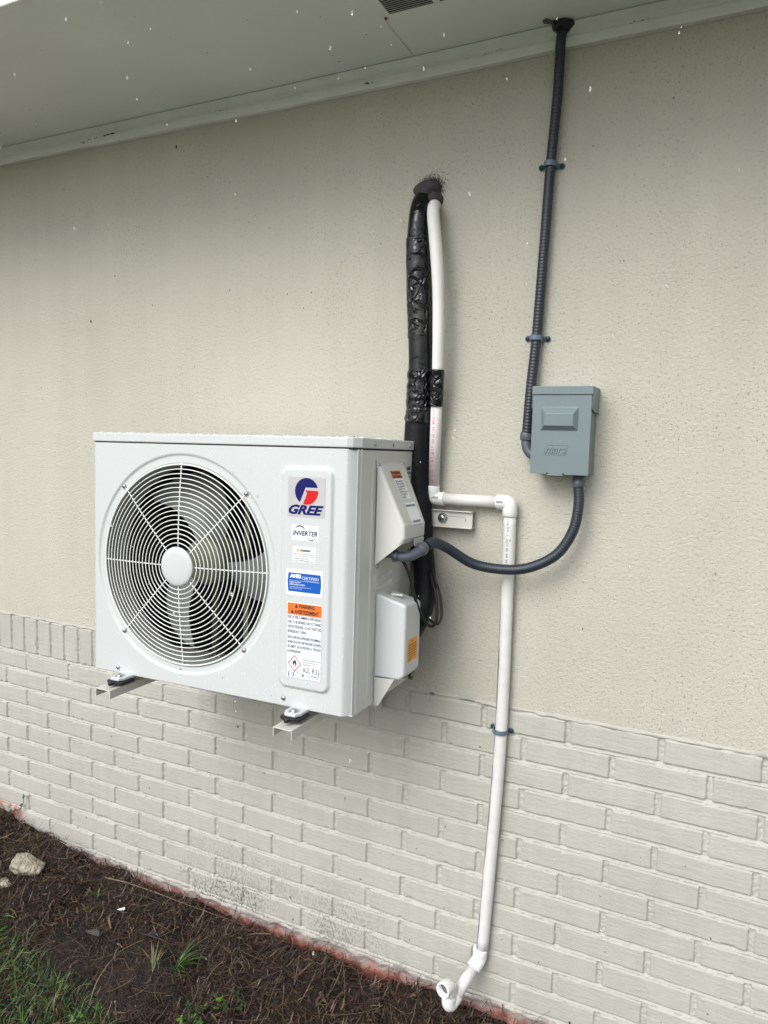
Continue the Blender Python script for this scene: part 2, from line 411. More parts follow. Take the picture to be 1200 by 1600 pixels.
class MB:
    def __init__(s): s.v = []; s.f = []; s.m = []; s.s = []

    def add(s, vs, fs, mat=0, smooth=False, M=None):
        b = len(s.v)
        for p in vs:
            s.v.append(tuple(M @ Vector(p)) if M else tuple(p))
        for f in fs:
            s.f.append([i + b for i in f]); s.m.append(mat); s.s.append(smooth)
        return s

    def box(s, x0, x1, y0, y1, z0, z1, mat=0, M=None):
        vs = [(x, y, z) for z in (z0, z1) for y in (y0, y1) for x in (x0, x1)]
        return s.add(vs, [(0, 2, 3, 1), (4, 5, 7, 6), (0, 1, 5, 4), (2, 6, 7, 3), (0, 4, 6, 2), (1, 3, 7, 5)], mat, False, M)

    def prism(s, poly, a, b, axis=1, mat=0, smooth=False):
        """poly of 2-D points extruded along axis from a to b"""
        def mk(p, t):
            q = list(p); q.insert(axis, t); return tuple(q)
        n = len(poly)
        vs = [mk(p, a) for p in poly] + [mk(p, b) for p in poly]
        fs = [(i, (i + 1) % n, (i + 1) % n + n, i + n) for i in range(n)]
        s.add(vs, fs, mat, smooth)
        s.f += [[len(s.v) - 2 * n + i for i in range(n)][::-1], [len(s.v) - n + i for i in range(n)]]
        s.m += [mat, mat]; s.s += [False, False]
        return s

    def tube(s, P, r=None, seg=16, mat=0, cap=True, smooth=True, rfun=None, ell=1.0):
        """P: n x 3 (or n x 4 with the radius)"""
        P = np.asarray(P, float)
        n = len(P)
        rad = P[:, 3] if P.shape[1] > 3 else np.full(n, r)
        X = P[:, :3]
        T = np.gradient(X, axis=0); T /= np.linalg.norm(T, axis=1)[:, None] + 1e-12
        u = np.cross(T[0], (0, 0, 1))
        if np.linalg.norm(u) < .1: u = np.cross(T[0], (0, 1, 0))
        u /= np.linalg.norm(u)
        b0 = len(s.v)
        for i in range(n):
            u = u - T[i] * np.dot(u, T[i]); u /= np.linalg.norm(u)
            w_ = np.cross(T[i], u)
            for k in range(seg):
                a = 2 * math.pi * k / seg
                rr = rad[i] * (rfun(i / (n - 1), a, X[i]) if rfun else 1)
                s.v.append(tuple(X[i] + rr * (math.cos(a) * u + math.sin(a) * w_)))
        for i in range(n - 1):
            for k in range(seg):
                k2 = (k + 1) % seg
                s.f.append([b0 + i * seg + k, b0 + i * seg + k2, b0 + (i + 1) * seg + k2, b0 + (i + 1) * seg + k]); s.m.append(mat); s.s.append(smooth)
        if cap:
            s.f.append([b0 + k for k in range(seg)][::-1]); s.m.append(mat); s.s.append(False)
            s.f.append([b0 + (n - 1) * seg + k for k in range(seg)]); s.m.append(mat); s.s.append(False)
        return s

    def cyl(s, p0, p1, r0, r1=None, seg=20, mat=0, smooth=True):
        r1 = r0 if r1 is None else r1
        return s.tube([(*p0, r0), (*p1, r1)], seg=seg, mat=mat, smooth=smooth)

    def lathe(s, prof, c, axis='Y', seg=64, mat=0, smooth=True, closed=False):
        """prof: list of (radius, offset along axis)"""
        b0 = len(s.v); n = len(prof)
        for k in range(seg):
            a = 2 * math.pi * k / seg; ca, sa = math.cos(a), math.sin(a)
            for r, o in prof:
                if axis == 'Y': s.v.append((c[0] + r * ca, c[1] + o, c[2] + r * sa))
                elif axis == 'X': s.v.append((c[0] + o, c[1] + r * ca, c[2] + r * sa))
                else: s.v.append((c[0] + r * ca, c[1] + r * sa, c[2] + o))
        for k in range(seg):
            k2 = (k + 1) % seg
            for i in range(n if closed else n - 1):
                j = (i + 1) % n
                s.f.append([b0 + k * n + i, b0 + k * n + j, b0 + k2 * n + j, b0 + k2 * n + i]); s.m.append(mat); s.s.append(smooth)
        return s

    def ball(s, c, r, sc=(1, 1, 1), seg=10, rings=6, mat=0, hemi=None):
        b0 = len(s.v)
        for i in range(rings + 1):
            t = math.pi * i / rings
            for k in range(seg):
                a = 2 * math.pi * k / seg
                s.v.append((c[0] + r * sc[0] * math.sin(t) * math.cos(a), c[1] + r * sc[1] * math.sin(t) * math.sin(a), c[2] + r * sc[2] * math.cos(t)))
        for i in range(rings):
            for k in range(seg):
                k2 = (k + 1) % seg
                s.f.append([b0 + i * seg + k, b0 + (i + 1) * seg + k, b0 + (i + 1) * seg + k2, b0 + i * seg + k2]); s.m.append(mat); s.s.append(True)
        return s

    def text(s, body, M, size, mat=0, bold=0.0, shear=0.0, width=None, align='LEFT', extrude=0.0, fn=None, space=1.0):
        """text in the local XY plane of matrix M; width stretches it; fn maps a 2-D point to 3-D"""
        cu = bpy.data.curves.new('t', 'FONT')
        cu.body = body; cu.size = size; cu.offset = bold; cu.shear = shear; cu.extrude = extrude
        cu.align_x = align; cu.resolution_u = 2; cu.space_character = space
        o = bpy.data.objects.new('t', cu); C.objects.link(o)
        dg = bpy.context.evaluated_depsgraph_get()
        me = bpy.data.meshes.new_from_object(o.evaluated_get(dg))
        vs = [tuple(v.co) for v in me.vertices]; fs = [list(p.vertices) for p in me.polygons]
        bpy.data.objects.remove(o); bpy.data.curves.remove(cu); bpy.data.meshes.remove(me)
        if not vs: return s
        if width:
            xs = [v[0] for v in vs]; k = width / (max(xs) - min(xs)); x0 = min(xs)
            vs = [((v[0] - x0) * k, v[1], v[2]) for v in vs]
        if fn: vs = [fn(v) for v in vs]; s.add(vs, fs, mat)
        else: s.add(vs, fs, mat, False, M)
        return s

    def build(s, name, mats, parent=None, bevel=0, loc=None, bseg=2):
        o = mesh_obj(name, s.v, s.f, mats, parent, s.m, s.s, loc)
        if bevel:
            b = o.modifiers.new('bevel', 'BEVEL'); b.width = bevel; b.segments = bseg; b.limit_method = 'ANGLE'; b.angle_limit = math.radians(40)
            b.harden_normals = False
        return o


def vnoise(x, y, scale, seed):
    """value noise, vectorised"""
    r = np.random.default_rng(seed); T = r.random((256, 256))
    X = x * scale + 1000.0; Y = y * scale + 1000.0
    xi = np.floor(X).astype(int); yi = np.floor(Y).astype(int)
    fx = X - xi; fy = Y - yi; fx = fx * fx * (3 - 2 * fx); fy = fy * fy * (3 - 2 * fy)
    g = lambda a, b: T[a % 256, b % 256]
    return (g(xi, yi) * (1 - fx) + g(xi + 1, yi) * fx) * (1 - fy) + (g(xi, yi + 1) * (1 - fx) + g(xi + 1, yi + 1) * fx) * fy


def sstep(a, b, x):
    t = np.clip((x - a) / (b - a), 0, 1); return t * t * (3 - 2 * t)


def grid_faces(nr, nc, keep=None):
    i = np.arange(nr - 1)[:, None] * nc + np.arange(nc - 1)[None, :]
    f = np.stack([i, i + 1, i + nc + 1, i + nc], -1).reshape(-1, 4)
    if keep is not None: f = f[keep.reshape(-1)]
    return f


# ------------------------------------------------------------------ house wall
PW, PH = 0.21861, 0.0677
NROW = 12
ZB = -NROW * PH
XL, XR, ZT = -5.0, 3.5, 1.592
wall = empty('house_wall', (0, 0, -.9))
tag(wall, 'cream painted house wall of smooth stucco above painted brick courses', 'wall')


def under(o, parent, wloc=(0, 0, 0)):
    """parent o while its mesh is written in world coordinates"""
    o.parent = parent
    o.matrix_parent_inverse = Matrix.Translation(parent.location).inverted() if parent.rotation_euler.to_quaternion().angle < 1e-9 else (Matrix.Translation(parent.location) @ parent.rotation_euler.to_matrix().to_4x4()).inverted()
    return o


xs = np.concatenate([np.arange(XL, -2.2, .008), np.arange(-2.2, .90, .0019), np.arange(.90, XR + .001, .008)])
zs = np.arange(ZB - .012, .004, .0019)
X, Z = np.meshgrid(xs, zs)
SILL_X = -.55
jx = (vnoise(X, Z, 90, 1) - .5) * .0014; jz = (vnoise(X, Z, 70, 2) - .5) * .0014 + (vnoise(X, Z * .01, 3, 9) - .5) * .004
Xj, Zj = X + jx, Z + jz
w_ = -Zj / PH
row = np.clip(np.floor(w_), 0, NROW - 1)
tz = (w_ - row) * PH                     # distance below the bed line at the top of the course
dz_top = tz - .0050; dz_bot = PH - tz - .0050
off = np.where(row % 2 == 0, 0, .5)
cx_ = Xj / PW - off
col = np.floor(cx_)
fx = cx_ - col
jw = .0062
dxl = fx * PW - jw; dxr = (1 - fx) * PW - jw
bh = np.sin(row * 127.1 + col * 311.7) * 43758.5453; bh = bh - np.floor(bh)
bh2 = np.sin(row * 269.5 + col * 183.3) * 24634.633; bh2 = bh2 - np.floor(bh2)
# sill of bricks on edge
isill = (X < SILL_X) & (Zj > -2 * PH)
SP = .0688
cs = (Xj + 1.4125) / SP; cc = np.floor(cs); fs_ = cs - cc
sh = np.sin(cc * 91.7) * 4375.85; sh = sh - np.floor(sh)
dxl = np.where(isill, fs_ * SP - .0045, dxl); dxr = np.where(isill, (1 - fs_) * SP - .0045, dxr)
dz_top = np.where(isill, -Zj - .001, dz_top); dz_bot = np.where(isill, 2 * PH + Zj - .0050, dz_bot)
bh = np.where(isill, sh, bh)
d = np.minimum(np.minimum(dxl, dxr), np.minimum(dz_top, dz_bot))
brick = sstep(0, .0022, d)
# mortar: struck bed joints (flush at the bottom, deep under the brick above)
tb = np.where(tz < PH / 2, tz, tz - PH)   # -.. above the line, + below
bedpos = np.clip((.0055 - tb) / .011, 0, 1)   # 1 at the top (under the brick above)
mort_bed = -.0010 + .0078 * bedpos ** 1.5
mort_head = .0032
inbed = (np.minimum(dz_top, dz_bot) < 0)
mort = np.where(inbed, mort_bed, mort_head) + (vnoise(X, Z, 220, 3) - .5) * .0022 + (vnoise(X, Z, 100, 4) - .5) * .0020
face = (bh - .5) * .0016 + (vnoise(X, Z, 30, 5) - .5) * .0010 + (vnoise(X * .15, Z, 300, 6) - .5) * .0005 + (bh2 - .5) * .005 * (fx - .5) * np.where(isill, 0, 1)
chip = sstep(.86, .97, vnoise(X, Z, 45, 8)) * sstep(.010, .0, d) * .0035
Y = (1 - brick) * mort + brick * (-.0030 + face + chip)
Y = np.where(Z > -.0015, np.minimum(Y, .002), Y)
V = np.stack([X, Y, Z], -1).reshape(-1, 3)
o = mesh_obj('brickwork', V, grid_faces(*X.shape), M_brick); under(o, wall)

# stucco: thin slab with a slightly uneven lower edge
mb = MB()
mb.box(XL, XR, 0, .16, 0.0, 1.80)
mb.box(XL, XR, .014, .16, -1.1, -.001)
o = mb.build('stucco_panel', [M_stucco]); under(o, wall)
sx = np.arange(XL, XR, .01)
n = len(sx)
rows = []
prof = [(.0015, .004), (-.0035, -.0005), (-.0045, -.004)]
# ragged lip where the stucco meets the bricks
lip = []
for t, (yy, zz) in enumerate([(.0008, .008), (-.0008, .004), (-.0020, .001), (-.0026, -.002), (.002, -.0035)]):
    nn = vnoise(sx, sx * 0 + t, 40, 21 + t) - .5
    lip.append(np.stack([sx, yy + nn * .0026 * (t in (1, 2, 3)), zz + nn * .006], -1))
V = np.concatenate(lip)
o = mesh_obj('stucco_lip', V, grid_faces(5, n), M_brick); under(o, wall)

# foundation band
fx_ = np.concatenate([np.arange(XL, -2.2, .02), np.arange(-2.2, .9, .006), np.arange(.9, XR, .02)])
fz_ = np.arange(-1.05, ZB - .002, .006)
FX, FZ = np.meshgrid(fx_, fz_)
FY = .002 + (vnoise(FX, FZ, 25, 31) - .5) * .012 + (vnoise(FX, FZ, 90, 32) - .5) * .005 - .010 * sstep(ZB - .035, ZB - .006, FZ) * sstep(ZB + .002, ZB - .006, FZ)
o = mesh_obj('foundation', np.stack([FX, FY, FZ], -1).reshape(-1, 3), grid_faces(*FX.shape), M_found); under(o, wall)
o['label'] = 'red painted foundation strip with pale overspray along its top'

# ------------------------------------------------------------------ eave
ZS = 1.640
eave = empty('roof_eave', (0, -.02, ZS))
tag(eave, 'grey white roof eave with flat soffit and trim along the wall top', 'eave')
mb = MB(); mb.box(XL, XR, -.58, .16, ZS, ZS + .014)
o = mb.build('soffit_board', [M_soffit]); under(o, eave)
mb = MB()
prof = [(0.0, 1.589), (-.016, 1.590), (-.017, 1.612), (-.012, 1.615), (-.013, 1.622), (-.018, 1.628), (-.030, 1.6385), (0.0, 1.6385)]
xx = np.arange(XL, XR, .05)
P = []
for k, x in enumerate(xx):
    wob = .0012 * math.sin(x * 3.1) + .0008 * math.sin(x * 11)
    for (y, z) in prof: P.append((x, y - wob * (y != 0), z + wob * .8 * (z < 1.6)))
n = len(prof)
F = [[k * n + i, k * n + (i + 1) % n, (k + 1) * n + (i + 1) % n, (k + 1) * n + i] for k in range(len(xx) - 1) for i in range(n)]
mb.add(P, F, 0, False)
o = mb.build('wall_trim', [M_trim], bevel=.0015); under(o, eave)
mb = MB(); mb.box(XL, XR, -.60, -.5805, ZS - .012, ZS + .15)
o = mb.build('fascia_board', [M_trim], bevel=.003); under(o, eave)
mb = MB(); mb.add([(XL, -.66, ZS + .13), (XR, -.66, ZS + .13), (XR, .9, ZS + .65), (XL, .9, ZS + .65), (XL, -.66, ZS + .155), (XR, -.66, ZS + .155), (XR, .9, ZS + .68), (XL, .9, ZS + .68)],
                  [(0, 3, 2, 1), (4, 5, 6, 7), (0, 1, 5, 4), (2, 3, 7, 6), (0, 4, 7, 3), (1, 2, 6, 5)])
o = mb.build('roof_deck', [M_dark]); under(o, eave)
# soffit seam
mb = MB(); mb.add([(-.2445, -.030, ZS - .0012), (-.2430, -.030, ZS - .0012), (-.2440, -.190, ZS - .0012), (-.2455, -.190, ZS - .0012)], [(0, 1, 2, 3)])
o = mb.build('board_seam', [node_mat('seam_shadow_gap', (.36, .37, .35), .8)]); under(o, eave)
# soffit vent: stamped louvre plate
VX0, VX1, VY0, VY1 = -.236, .19, -.345, -.205
mb = MB(); t = .0022
mb.box(VX0, VX1, VY0, VY0 + .012, ZS - t, ZS - .0002)
mb.box(VX0, VX1, VY1 - .010, VY1, ZS - t, ZS - .0002)
for a, b in ((VX0, VX0 + .012), (VX0 + .12, VX0 + .135), (VX0 + .243, VX0 + .258), (VX1 - .062, VX1)):
    mb.box(a, b, VY0 + .012, VY1 - .010, ZS - t, ZS - .0002)
vent = mb.build('soffit_vent', [M_soffit], bevel=.0008); under(vent, eave)
mb = MB()
nsl = 17
for a, b in ((VX0 + .012, VX0 + .12), (VX0 + .135, VX0 + .243), (VX0 + .258, VX1 - .062)):
    for k in range(nsl):
        y = VY0 + .0145 + k * (VY1 - VY0 - .024) / nsl
        mb.box(a, b, y, y + .0010, ZS - .0020, ZS - .0016)
o = mb.build('vent_louvre', [M_soffit]); o.parent = vent; 
mb = MB(); mb.add([(VX0 + .004, VY0 + .004, ZS - .0004), (VX1 - .004, VY0 + .004, ZS - .0004), (VX1 - .004, VY1 - .004, ZS - .0004), (VX0 + .004, VY1 - .004, ZS - .0004)], [(0, 1, 2, 3)])
o = mb.build('vent_opening', [M_dark]); o.parent = vent
mb = MB(); mb.ball((VX0 - .001, VY1 + .000, ZS - .003), .0045, (1, 1, .5)); mb.cyl((VX0 - .001, VY1, ZS - .0048), (VX0 - .001, VY1, ZS - .006), .002)
o = mb.build('rusty_screw', [node_mat('rust', (.24, .06, .03), .7)]); o.parent = vent

# ------------------------------------------------------------------ outdoor unit
W, D, H = .7653, .3276, .6032
AX = (-.0183, -.0057, .0202)
ac = empty('outdoor_ac_unit', (-.9538, -.4110, .0536), AX)
tag(ac, 'white wall mounted air conditioner outdoor unit with round fan grille and stickers', 'air conditioner')
FCX, FCZ, FR = .288, .303, .252
# front panel as an embossed sheet wrapping the right-hand corner
sx = list(np.arange(0, .7401, .0025))
colx = [(0.0, .030), (0.0, .010), (0.0, .003), (.0008, .0008)] + [(max(.003, x), 0.0) for x in sx[2:]]
for k in range(1, 9):
    t = k / 8
    colx.append((.7400 + (W - .7400) * (t ** .9), .0275 * t ** 1.25))
colx = np.array(colx)
colx[-1] = (W, .0285)
szr = np.concatenate([[0, 0.0, .0008], np.arange(.003, H - .002, .0025), [H - .0015]])
XX = np.repeat(colx[:, 0][None], len(szr), 0); YY = np.repeat(colx[:, 1][None], len(szr), 0).copy(); ZZ = np.repeat(szr[:, None], len(colx), 1)
YY[0] += .012; YY[1] += .002
r = np.hypot(XX - FCX, ZZ - .305)
YY += .0042 * sstep(.2745, .2700, r)
# raised sticker panel
def rrect(x, z, x0, x1, z0, z1, rad):
    qx = np.abs(x - (x0 + x1) / 2) - (x1 - x0) / 2 + rad; qz = np.abs(z - (z0 + z1) / 2) - (z1 - z0) / 2 + rad
    return np.hypot(np.maximum(qx, 0), np.maximum(qz, 0)) + np.minimum(np.maximum(qx, qz), 0) - rad
PP = .0068
sd = rrect(XX, ZZ, .576, .713, .046, .560, .022)
YY -= PP * sstep(.001, -.0075, sd)
keep = (np.hypot(XX - FCX, ZZ - FCZ) > FR - .001)
kf = keep[:-1, :-1] | keep[1:, 1:]
o = mesh_obj('front_panel', np.stack([XX, YY, ZZ], -1).reshape(-1, 3), grid_faces(*XX.shape, keep=kf), M_acw, ac)
# rounded lip and duct behind the grille
mb = MB()
mb.lathe([(FR + .004, .0047), (FR + .001, .0030), (FR - .002, .0030), (FR - .004, .006), (FR - .0048, .012), (FR - .006, .05), (FR - .004, .075), (FR + .004, .09)], (FCX, 0, FCZ), seg=128)
o = mb.build('fan_duct', [M_inner], ac)
# side panel with bead and pressed ribs
sy = np.arange(.0300, D + .0001, .0025); szr = np.arange(0, H - .001, .0025)
SY, SZ = np.meshgrid(sy, szr)
SX = np.full_like(SY, W - .0006)
bd = np.maximum(np.abs(SY - .0835) - 0, 0)
SX += .0030 * sstep(.0046, .0012, np.hypot(SY - .0835, np.maximum(0, np.maximum(.028 - SZ, SZ - .562))))
SX += .0018 * sstep(.052, .049, SY) * 0
for zc in (.322, .302, .282):
    q = np.hypot((np.maximum(0, np.abs(SY - .165) - .032)), (SZ - zc - (SY - .165) * .1))
    SX -= .0045 * sstep(.0085, .0030, q)
SX += .0022 * sstep(.003, -.003, rrect(SY, SZ, .108, .275, .272, .345, .012)) * 1
SX -= .003 * sstep(.255, .262, SY) * sstep(.004, -.004, rrect(SY, SZ, .25, .34, .03, .40, .01))
o = mesh_obj('side_panel', np.stack([SX, SY, SZ], -1).reshape(-1, 3), grid_faces(*SY.shape), M_acs, ac)
mb = MB()
mb.box(.001, .003, .03, D, .001, H - .002)                         # left cheek
mb.box(.003, W - .002, .0125, D, .0005, .003)                       # base pan
mb.box(W - .004, W - .003, .012, D, .003, H - .002)
mb.box(.001, W - .001, D - .001, D, .003, .05); mb.box(.001, W - .001, D - .001, D, H - .06, H - .002); mb.box(W - .18, W - .001, D - .001, D, .05, H - .06)
o = mb.build('casing', [M_acs], ac)
mb = MB()
mb.box(.010, .56, .255, .262, .01, H - .01)
for k in range(110): mb.box(.012 + k * .005, .0132 + k * .005, .248, .2548, .02, H - .02)
mb.box(.012, .02, .03, .255, .01, H - .01)
o = mb.build('coil', [M_coil], ac)
mb = MB(); mb.box(.5605, .563, .118, D - .003, .004, H - .004); mb.box(.004, W - .005, .118, D - .002, H - .006, H - .004); mb.box(.004, .56, .116, .1165, .0035, .04)
o = mb.build('partition_plate', [M_dark], ac)
# lid
mb = MB()
def lidpoly(e): return [(-e, -e), (.7425, -e), (.754, -e + .006), (W + e - .001, .022), (W + e, .034), (W + e, D + e), (-e, D + e)]
mb.prism(lidpoly(.0030), H + .0012, H + .0240, axis=2)
lid = mb.build('lid', [M_acw], ac, bevel=.003, bseg=3)
mb = MB(); mb.prism(lidpoly(-.0015), H - .003, H + .0012, axis=2)
o = mb.build('lid_gap_shade', [M_dark], ac)  # dark strip standing in for the shade in the gap below the lid
for yy in (.085, .293):
    mb = MB(); mb.lathe([(0, .0035), (.0035, .003), (.0052, .001), (.0054, 0)], (W + .003, yy, H + .012), axis='X', seg=16)
    o = mb.build('screw', [M_steel], ac)
mb = MB(); mb.lathe([(.0058, .0), (.0062, .0009), (.0068, .0)], (W + .003, .099, H + .013), axis='X', seg=20); o = mb.build('lid_ring', [M_acs], ac)
mb = MB(); mb.box(W + .0029, W + .0034, .186, .1905, H + .006, H + .015)
o = mb.build('lid_slot', [M_dark], ac)

# grille
mb = MB()
gx, gz = FCX, FCZ
yr = lambda r: -.0150 + .0165 * (r / .25) ** 2
RING = [.2500 - .0113 * k for k in range(18)]
for r in RING:
    tn = 96; a = np.linspace(0, 2 * math.pi, tn + 1)
    P = np.stack([gx + r * np.cos(a), np.full(tn + 1, yr(r)), gz + r * np.sin(a)], 1)
    mb.tube(P, .00132 if r < .249 else .0020, seg=7, cap=False)
for k in range(8):
    a = math.radians(45 * k + (1 if k % 2 == 0 else 0)); R2 = .2535 if k % 2 == 0 else .2635
    rr = np.linspace(.044, R2, 12)
    P = [(gx + q * math.cos(a), (yr(q) + .0028) if q < .2505 else .0035, gz + q * math.sin(a)) for q in rr]
    mb.tube(P, .0017, seg=7)
gr = mb.build('grille', [M_wire], ac)
mb = MB(); mb.lathe([(0, -.0215), (.03, -.0212), (.044, -.0200), (.0485, -.0180), (.0490, -.0155), (.046, -.0150), (0, -.015)], (gx, 0, gz), seg=48)
o = mb.build('hub_cap', [M_acw]); o.parent = gr
def pan_screw(x, y, z, r=.0055, parent=ac, name='screw', mat=None):
    mb = MB(); mb.lathe([(0, -.0045), (r * .5, -.0042), (r * .9, -.0025), (r, 0), (r, .001)], (x, y, z), seg=16)
    mb.box(x - r * .6, x + r * .6, y - .0048, y - .0040, z - .0006, z + .0006, 1)
    return mb.build(name, [mat or M_steel, M_dark], parent)
for a in (45, 135, 225, 315):
    ar = math.radians(a); pan_screw(gx + .2655 * math.cos(ar), .0030, gz + .2655 * math.sin(ar), .0062)
pan_screw(.0815, 0, .0150); pan_screw(.590, 0, .0190, .006)
pan_screw(.284, .0036, FCZ - .2625, .0018)
# fan
fan_m = MB()
fcx, fcz = FCX, FCZ
fan_m.lathe([(0, .078), (.045, .079), (.058, .085), (.062, .095), (.062, .155)], (fcx, 0, fcz), seg=48)
fan = fan_m.build('fan', [M_motor], ac)
for b in range(3):
    a0 = math.radians(-50 + 120 * b)
    nr, na = 12, 16; V = []; 
    for side in (0, 1):
        for i in range(nr):
            t = i / (nr - 1); r = .058 + t * .180
            sweep = math.radians(8 * t + 22 * t * t)
            span = math.radians(52 - 8 * t)
            for j in range(na):
                s_ = j / (na - 1)
                a = a0 + sweep + span * s_
                y = .098 + .050 * (1 - s_) - .010 * math.sin(s_ * math.pi) + side * .0025
                if t > .8: a += (s_ - .5) * -(t - .8) * .5
                V.append((fcx + r * math.cos(a), y, fcz + r * math.sin(a)))
    f1 = grid_faces(nr, na); F = [list(map(int, q)) for q in f1] + [[int(x) + nr * na for x in q][::-1] for q in f1]
    o = mesh_obj('fan_blade', V, F, M_blade, fan)
mb = MB(); mb.cyl((fcx, .155, fcz), (fcx, .205, fcz), .055, seg=32); mb.box(fcx - .06, fcx - .045, .20, .212, .01, H - .01); mb.box(fcx + .045, fcx + .06, .20, .212, .01, H - .01)
o = mb.build('fan_motor', [M_motor], ac)

# stickers -----------------------------------------------------------
def LM(x, y, z): return Matrix.Translation((x, y, z)) @ Matrix.Rotation(math.pi / 2, 4, 'X')
def plate(mb, x0, x1, z0, z1, y, mat, rad=.003):
    pts = []
    for cx, cz, a in ((x1 - rad, z1 - rad, 0), (x0 + rad, z1 - rad, 90), (x0 + rad, z0 + rad, 180), (x1 - rad, z0 + rad, 270)):
        for k in range(5):
            t = math.radians(a + 22.5 * k); pts.append((cx + rad * math.cos(t), y, cz + rad * math.sin(t)))
    mb.add(pts, [list(range(len(pts)))], mat)
def arc_band(mb, cx, cz, r0, r1, a0, a1, y, mat, sx=1, sz=1, n=20):
    V = []
    for k in range(n + 1):
        t = math.radians(a0 + (a1 - a0) * k / n); ta = min(1, 3 * k / n, 3 * (n - k) / n); rm = (r0 + r1) / 2; hh = (r1 - r0) / 2 * (.25 + .75 * ta)
        for rr in (rm - hh, rm + hh): V.append((cx + rr * math.cos(t) * sx, y, cz + rr * math.sin(t) * sz))
    mb.add(V, [(2 * k, 2 * k + 1, 2 * k + 3, 2 * k + 2) for k in range(n)], mat)
YP = -PP - .0006; YQ = YP - .0004; YR = YQ - .0003

mb = MB(); plate(mb, .597, .693, .446, .536, YP, 0, .002)
ccx, ccz, cr = .6455, .5045, .0300
arc = lambda a0, a1, n: [(ccx + cr * math.cos(math.radians(a0 + (a1 - a0) * k / n)), YQ, ccz + cr * math.sin(math.radians(a0 + (a1 - a0) * k / n))) for k in range(n + 1)]
pt = lambda u, v: (ccx + cr * u, YQ, ccz + cr * v)
A = arc(17, 236, 40)
mb.add(A + [pt(-.10, .29)], [[k, k + 1, len(A)] for k in range(len(A) - 1)] , 1)
B = arc(4, -107, 24)
mb.add(B + [pt(-.02, -.35), pt(.03, -.1), pt(-.12, .08)], [[24, 25, 23]] + [[k, k + 1, 26] for k in range(12, 23)] + [[23, 25, 26]] + [[k, k + 1, 27] for k in range(0, 12)] + [[12, 26, 27]], 2)
mb.text('GREE', LM(.5995, YQ, .4530), .0285, 1, bold=.0013, shear=.35, width=.091)
o = mb.build('brand_sticker', [M_silver, M_navy, M_redl], ac); o['label'] = 'silver sticker with blue and red round emblem above navy GREE letters'
mb = MB(); plate(mb, .609, .6785, .3925, .4275, YP, 0, .001)
arc_band(mb, .6300, .4125, .0125, .0155, 150, 20, YQ, 1, 1, .95); arc_band(mb, .6600, .4070, .0115, .0140, 208, 332, YQ, 2, 1, .95)
mb.text('INVERTER', LM(.6125, YQ - .0002, .4045), .0150, 1, bold=.00025, shear=.15, width=.0635)
o = mb.build('inverter_sticker', [M_white, M_navy, M_green], ac); o['label'] = 'small white sticker reading INVERTER between a navy and a green arc'
mb = MB(); plate(mb, .6125, .6720, .3430, .3790, YP, 0, .001)
mb.add([(.622, YQ, .3675), (.630, YQ, .3675), (.626, YQ, .3755)], [(0, 1, 2)], 2)
mb.text('!', LM(.6253, YR, .3680), .006, 1, bold=.0002)
mb.text('WARNING', LM(.6310, YQ, .3680), .0068, 1, bold=.0003, width=.028)
for k, tx in enumerate(('Risk of cancer and reproductive', 'harm from exposure to lead', 'and lead compounds.', 'See www.P65Warnings.ca.gov')):
    mb.text(tx, LM(.6145, YQ, .3610 - k * .0052), .0045, 1, width=(.055, .055, .038, .053)[k])
o = mb.build('small_warning_sticker', [M_white, M_black, M_yell], ac); o['label'] = 'small white sticker with yellow triangle and word WARNING'
mb = MB(); plate(mb, .596, .6915, .2670, .3265, YP, 0, .001)
pts = []
for k in range(9):
    t = k / 8; pts.append((.6855 + .0022 * math.sin(t * math.pi), YQ, .275 + .0430 * t))
for k in range(9):
    t = k / 8; pts.append((.6025 - .0022 * math.sin(t * math.pi), YQ, .318 - .0430 * t))
mb.add(pts, [list(range(18))], 1)
mb.text('AHRI', LM(.6060, YR, .3070), .0110, 0, bold=.0008, width=.029)
mb.text('CERTIFIED', LM(.6375, YR, .3050), .0088, 0, width=.044)
mb.box(.604, .684, YR - .0001, YR, .3000, .3004, 0)
mb.text('www.ahridirectory.org', LM(.645, YR, .3012), .0036, 0, width=.036)
mb.text('Unitary Small HP', LM(.6055, YR, .2950), .0042, 0, bold=.0001)
mb.text('AHRI Standard 210/240', LM(.6055, YR, .2900), .0042, 0, bold=.0001)
mb.text('Certification applies only when the complete', LM(.6055, YR, .2850), .0031, 0)
mb.text('system is listed with AHRI', LM(.6055, YR, .2812), .0031, 0)
o = mb.build('certified_sticker', [M_white, M_blue], ac); o['label'] = 'white sticker with blue field reading AHRI CERTIFIED'
mb = MB(); plate(mb, .600, .6925, .0740, .2500, YP, 0, .002)
plate(mb, .6015, .6910, .2215, .2485, YQ, 1, .0015)
for zz, tx, x0, ww in ((.2380, 'WARNING', .6310, .042), (.2248, 'AVERTISSEMENT', .6200, .064)):
    mb.text(tx, LM(x0, YR, zz), .0120, 2, bold=.0004, width=ww)
    mb.add([(x0 - .0105, YR, zz), (x0 - .0015, YR, zz), (x0 - .006, YR, zz + .0085)], [(0, 1, 2)], 2)
mb.box(.6015, .6180, YR - .0001, YR, .2349, .2353, 2)
L1 = ('RISK OF FIRE. FLAMMABLE REFRIGERANT', 'USED. TO BE REPAIRED ONLY BY TRAINED', 'SERVICE PERSONNEL. DO NOT PUNCTURE', 'REFRIGERANT TUBING.')
L2 = ("RISQUE D'INCENDIE. REFRIGERANT INFLAMMABLE.", 'REPARATION PAR UNE PERSONNE QUALIFIEE', 'SEULEMENT. NE PAS PERFORER LA TUBULURE', 'DE REFRIGERANT.')
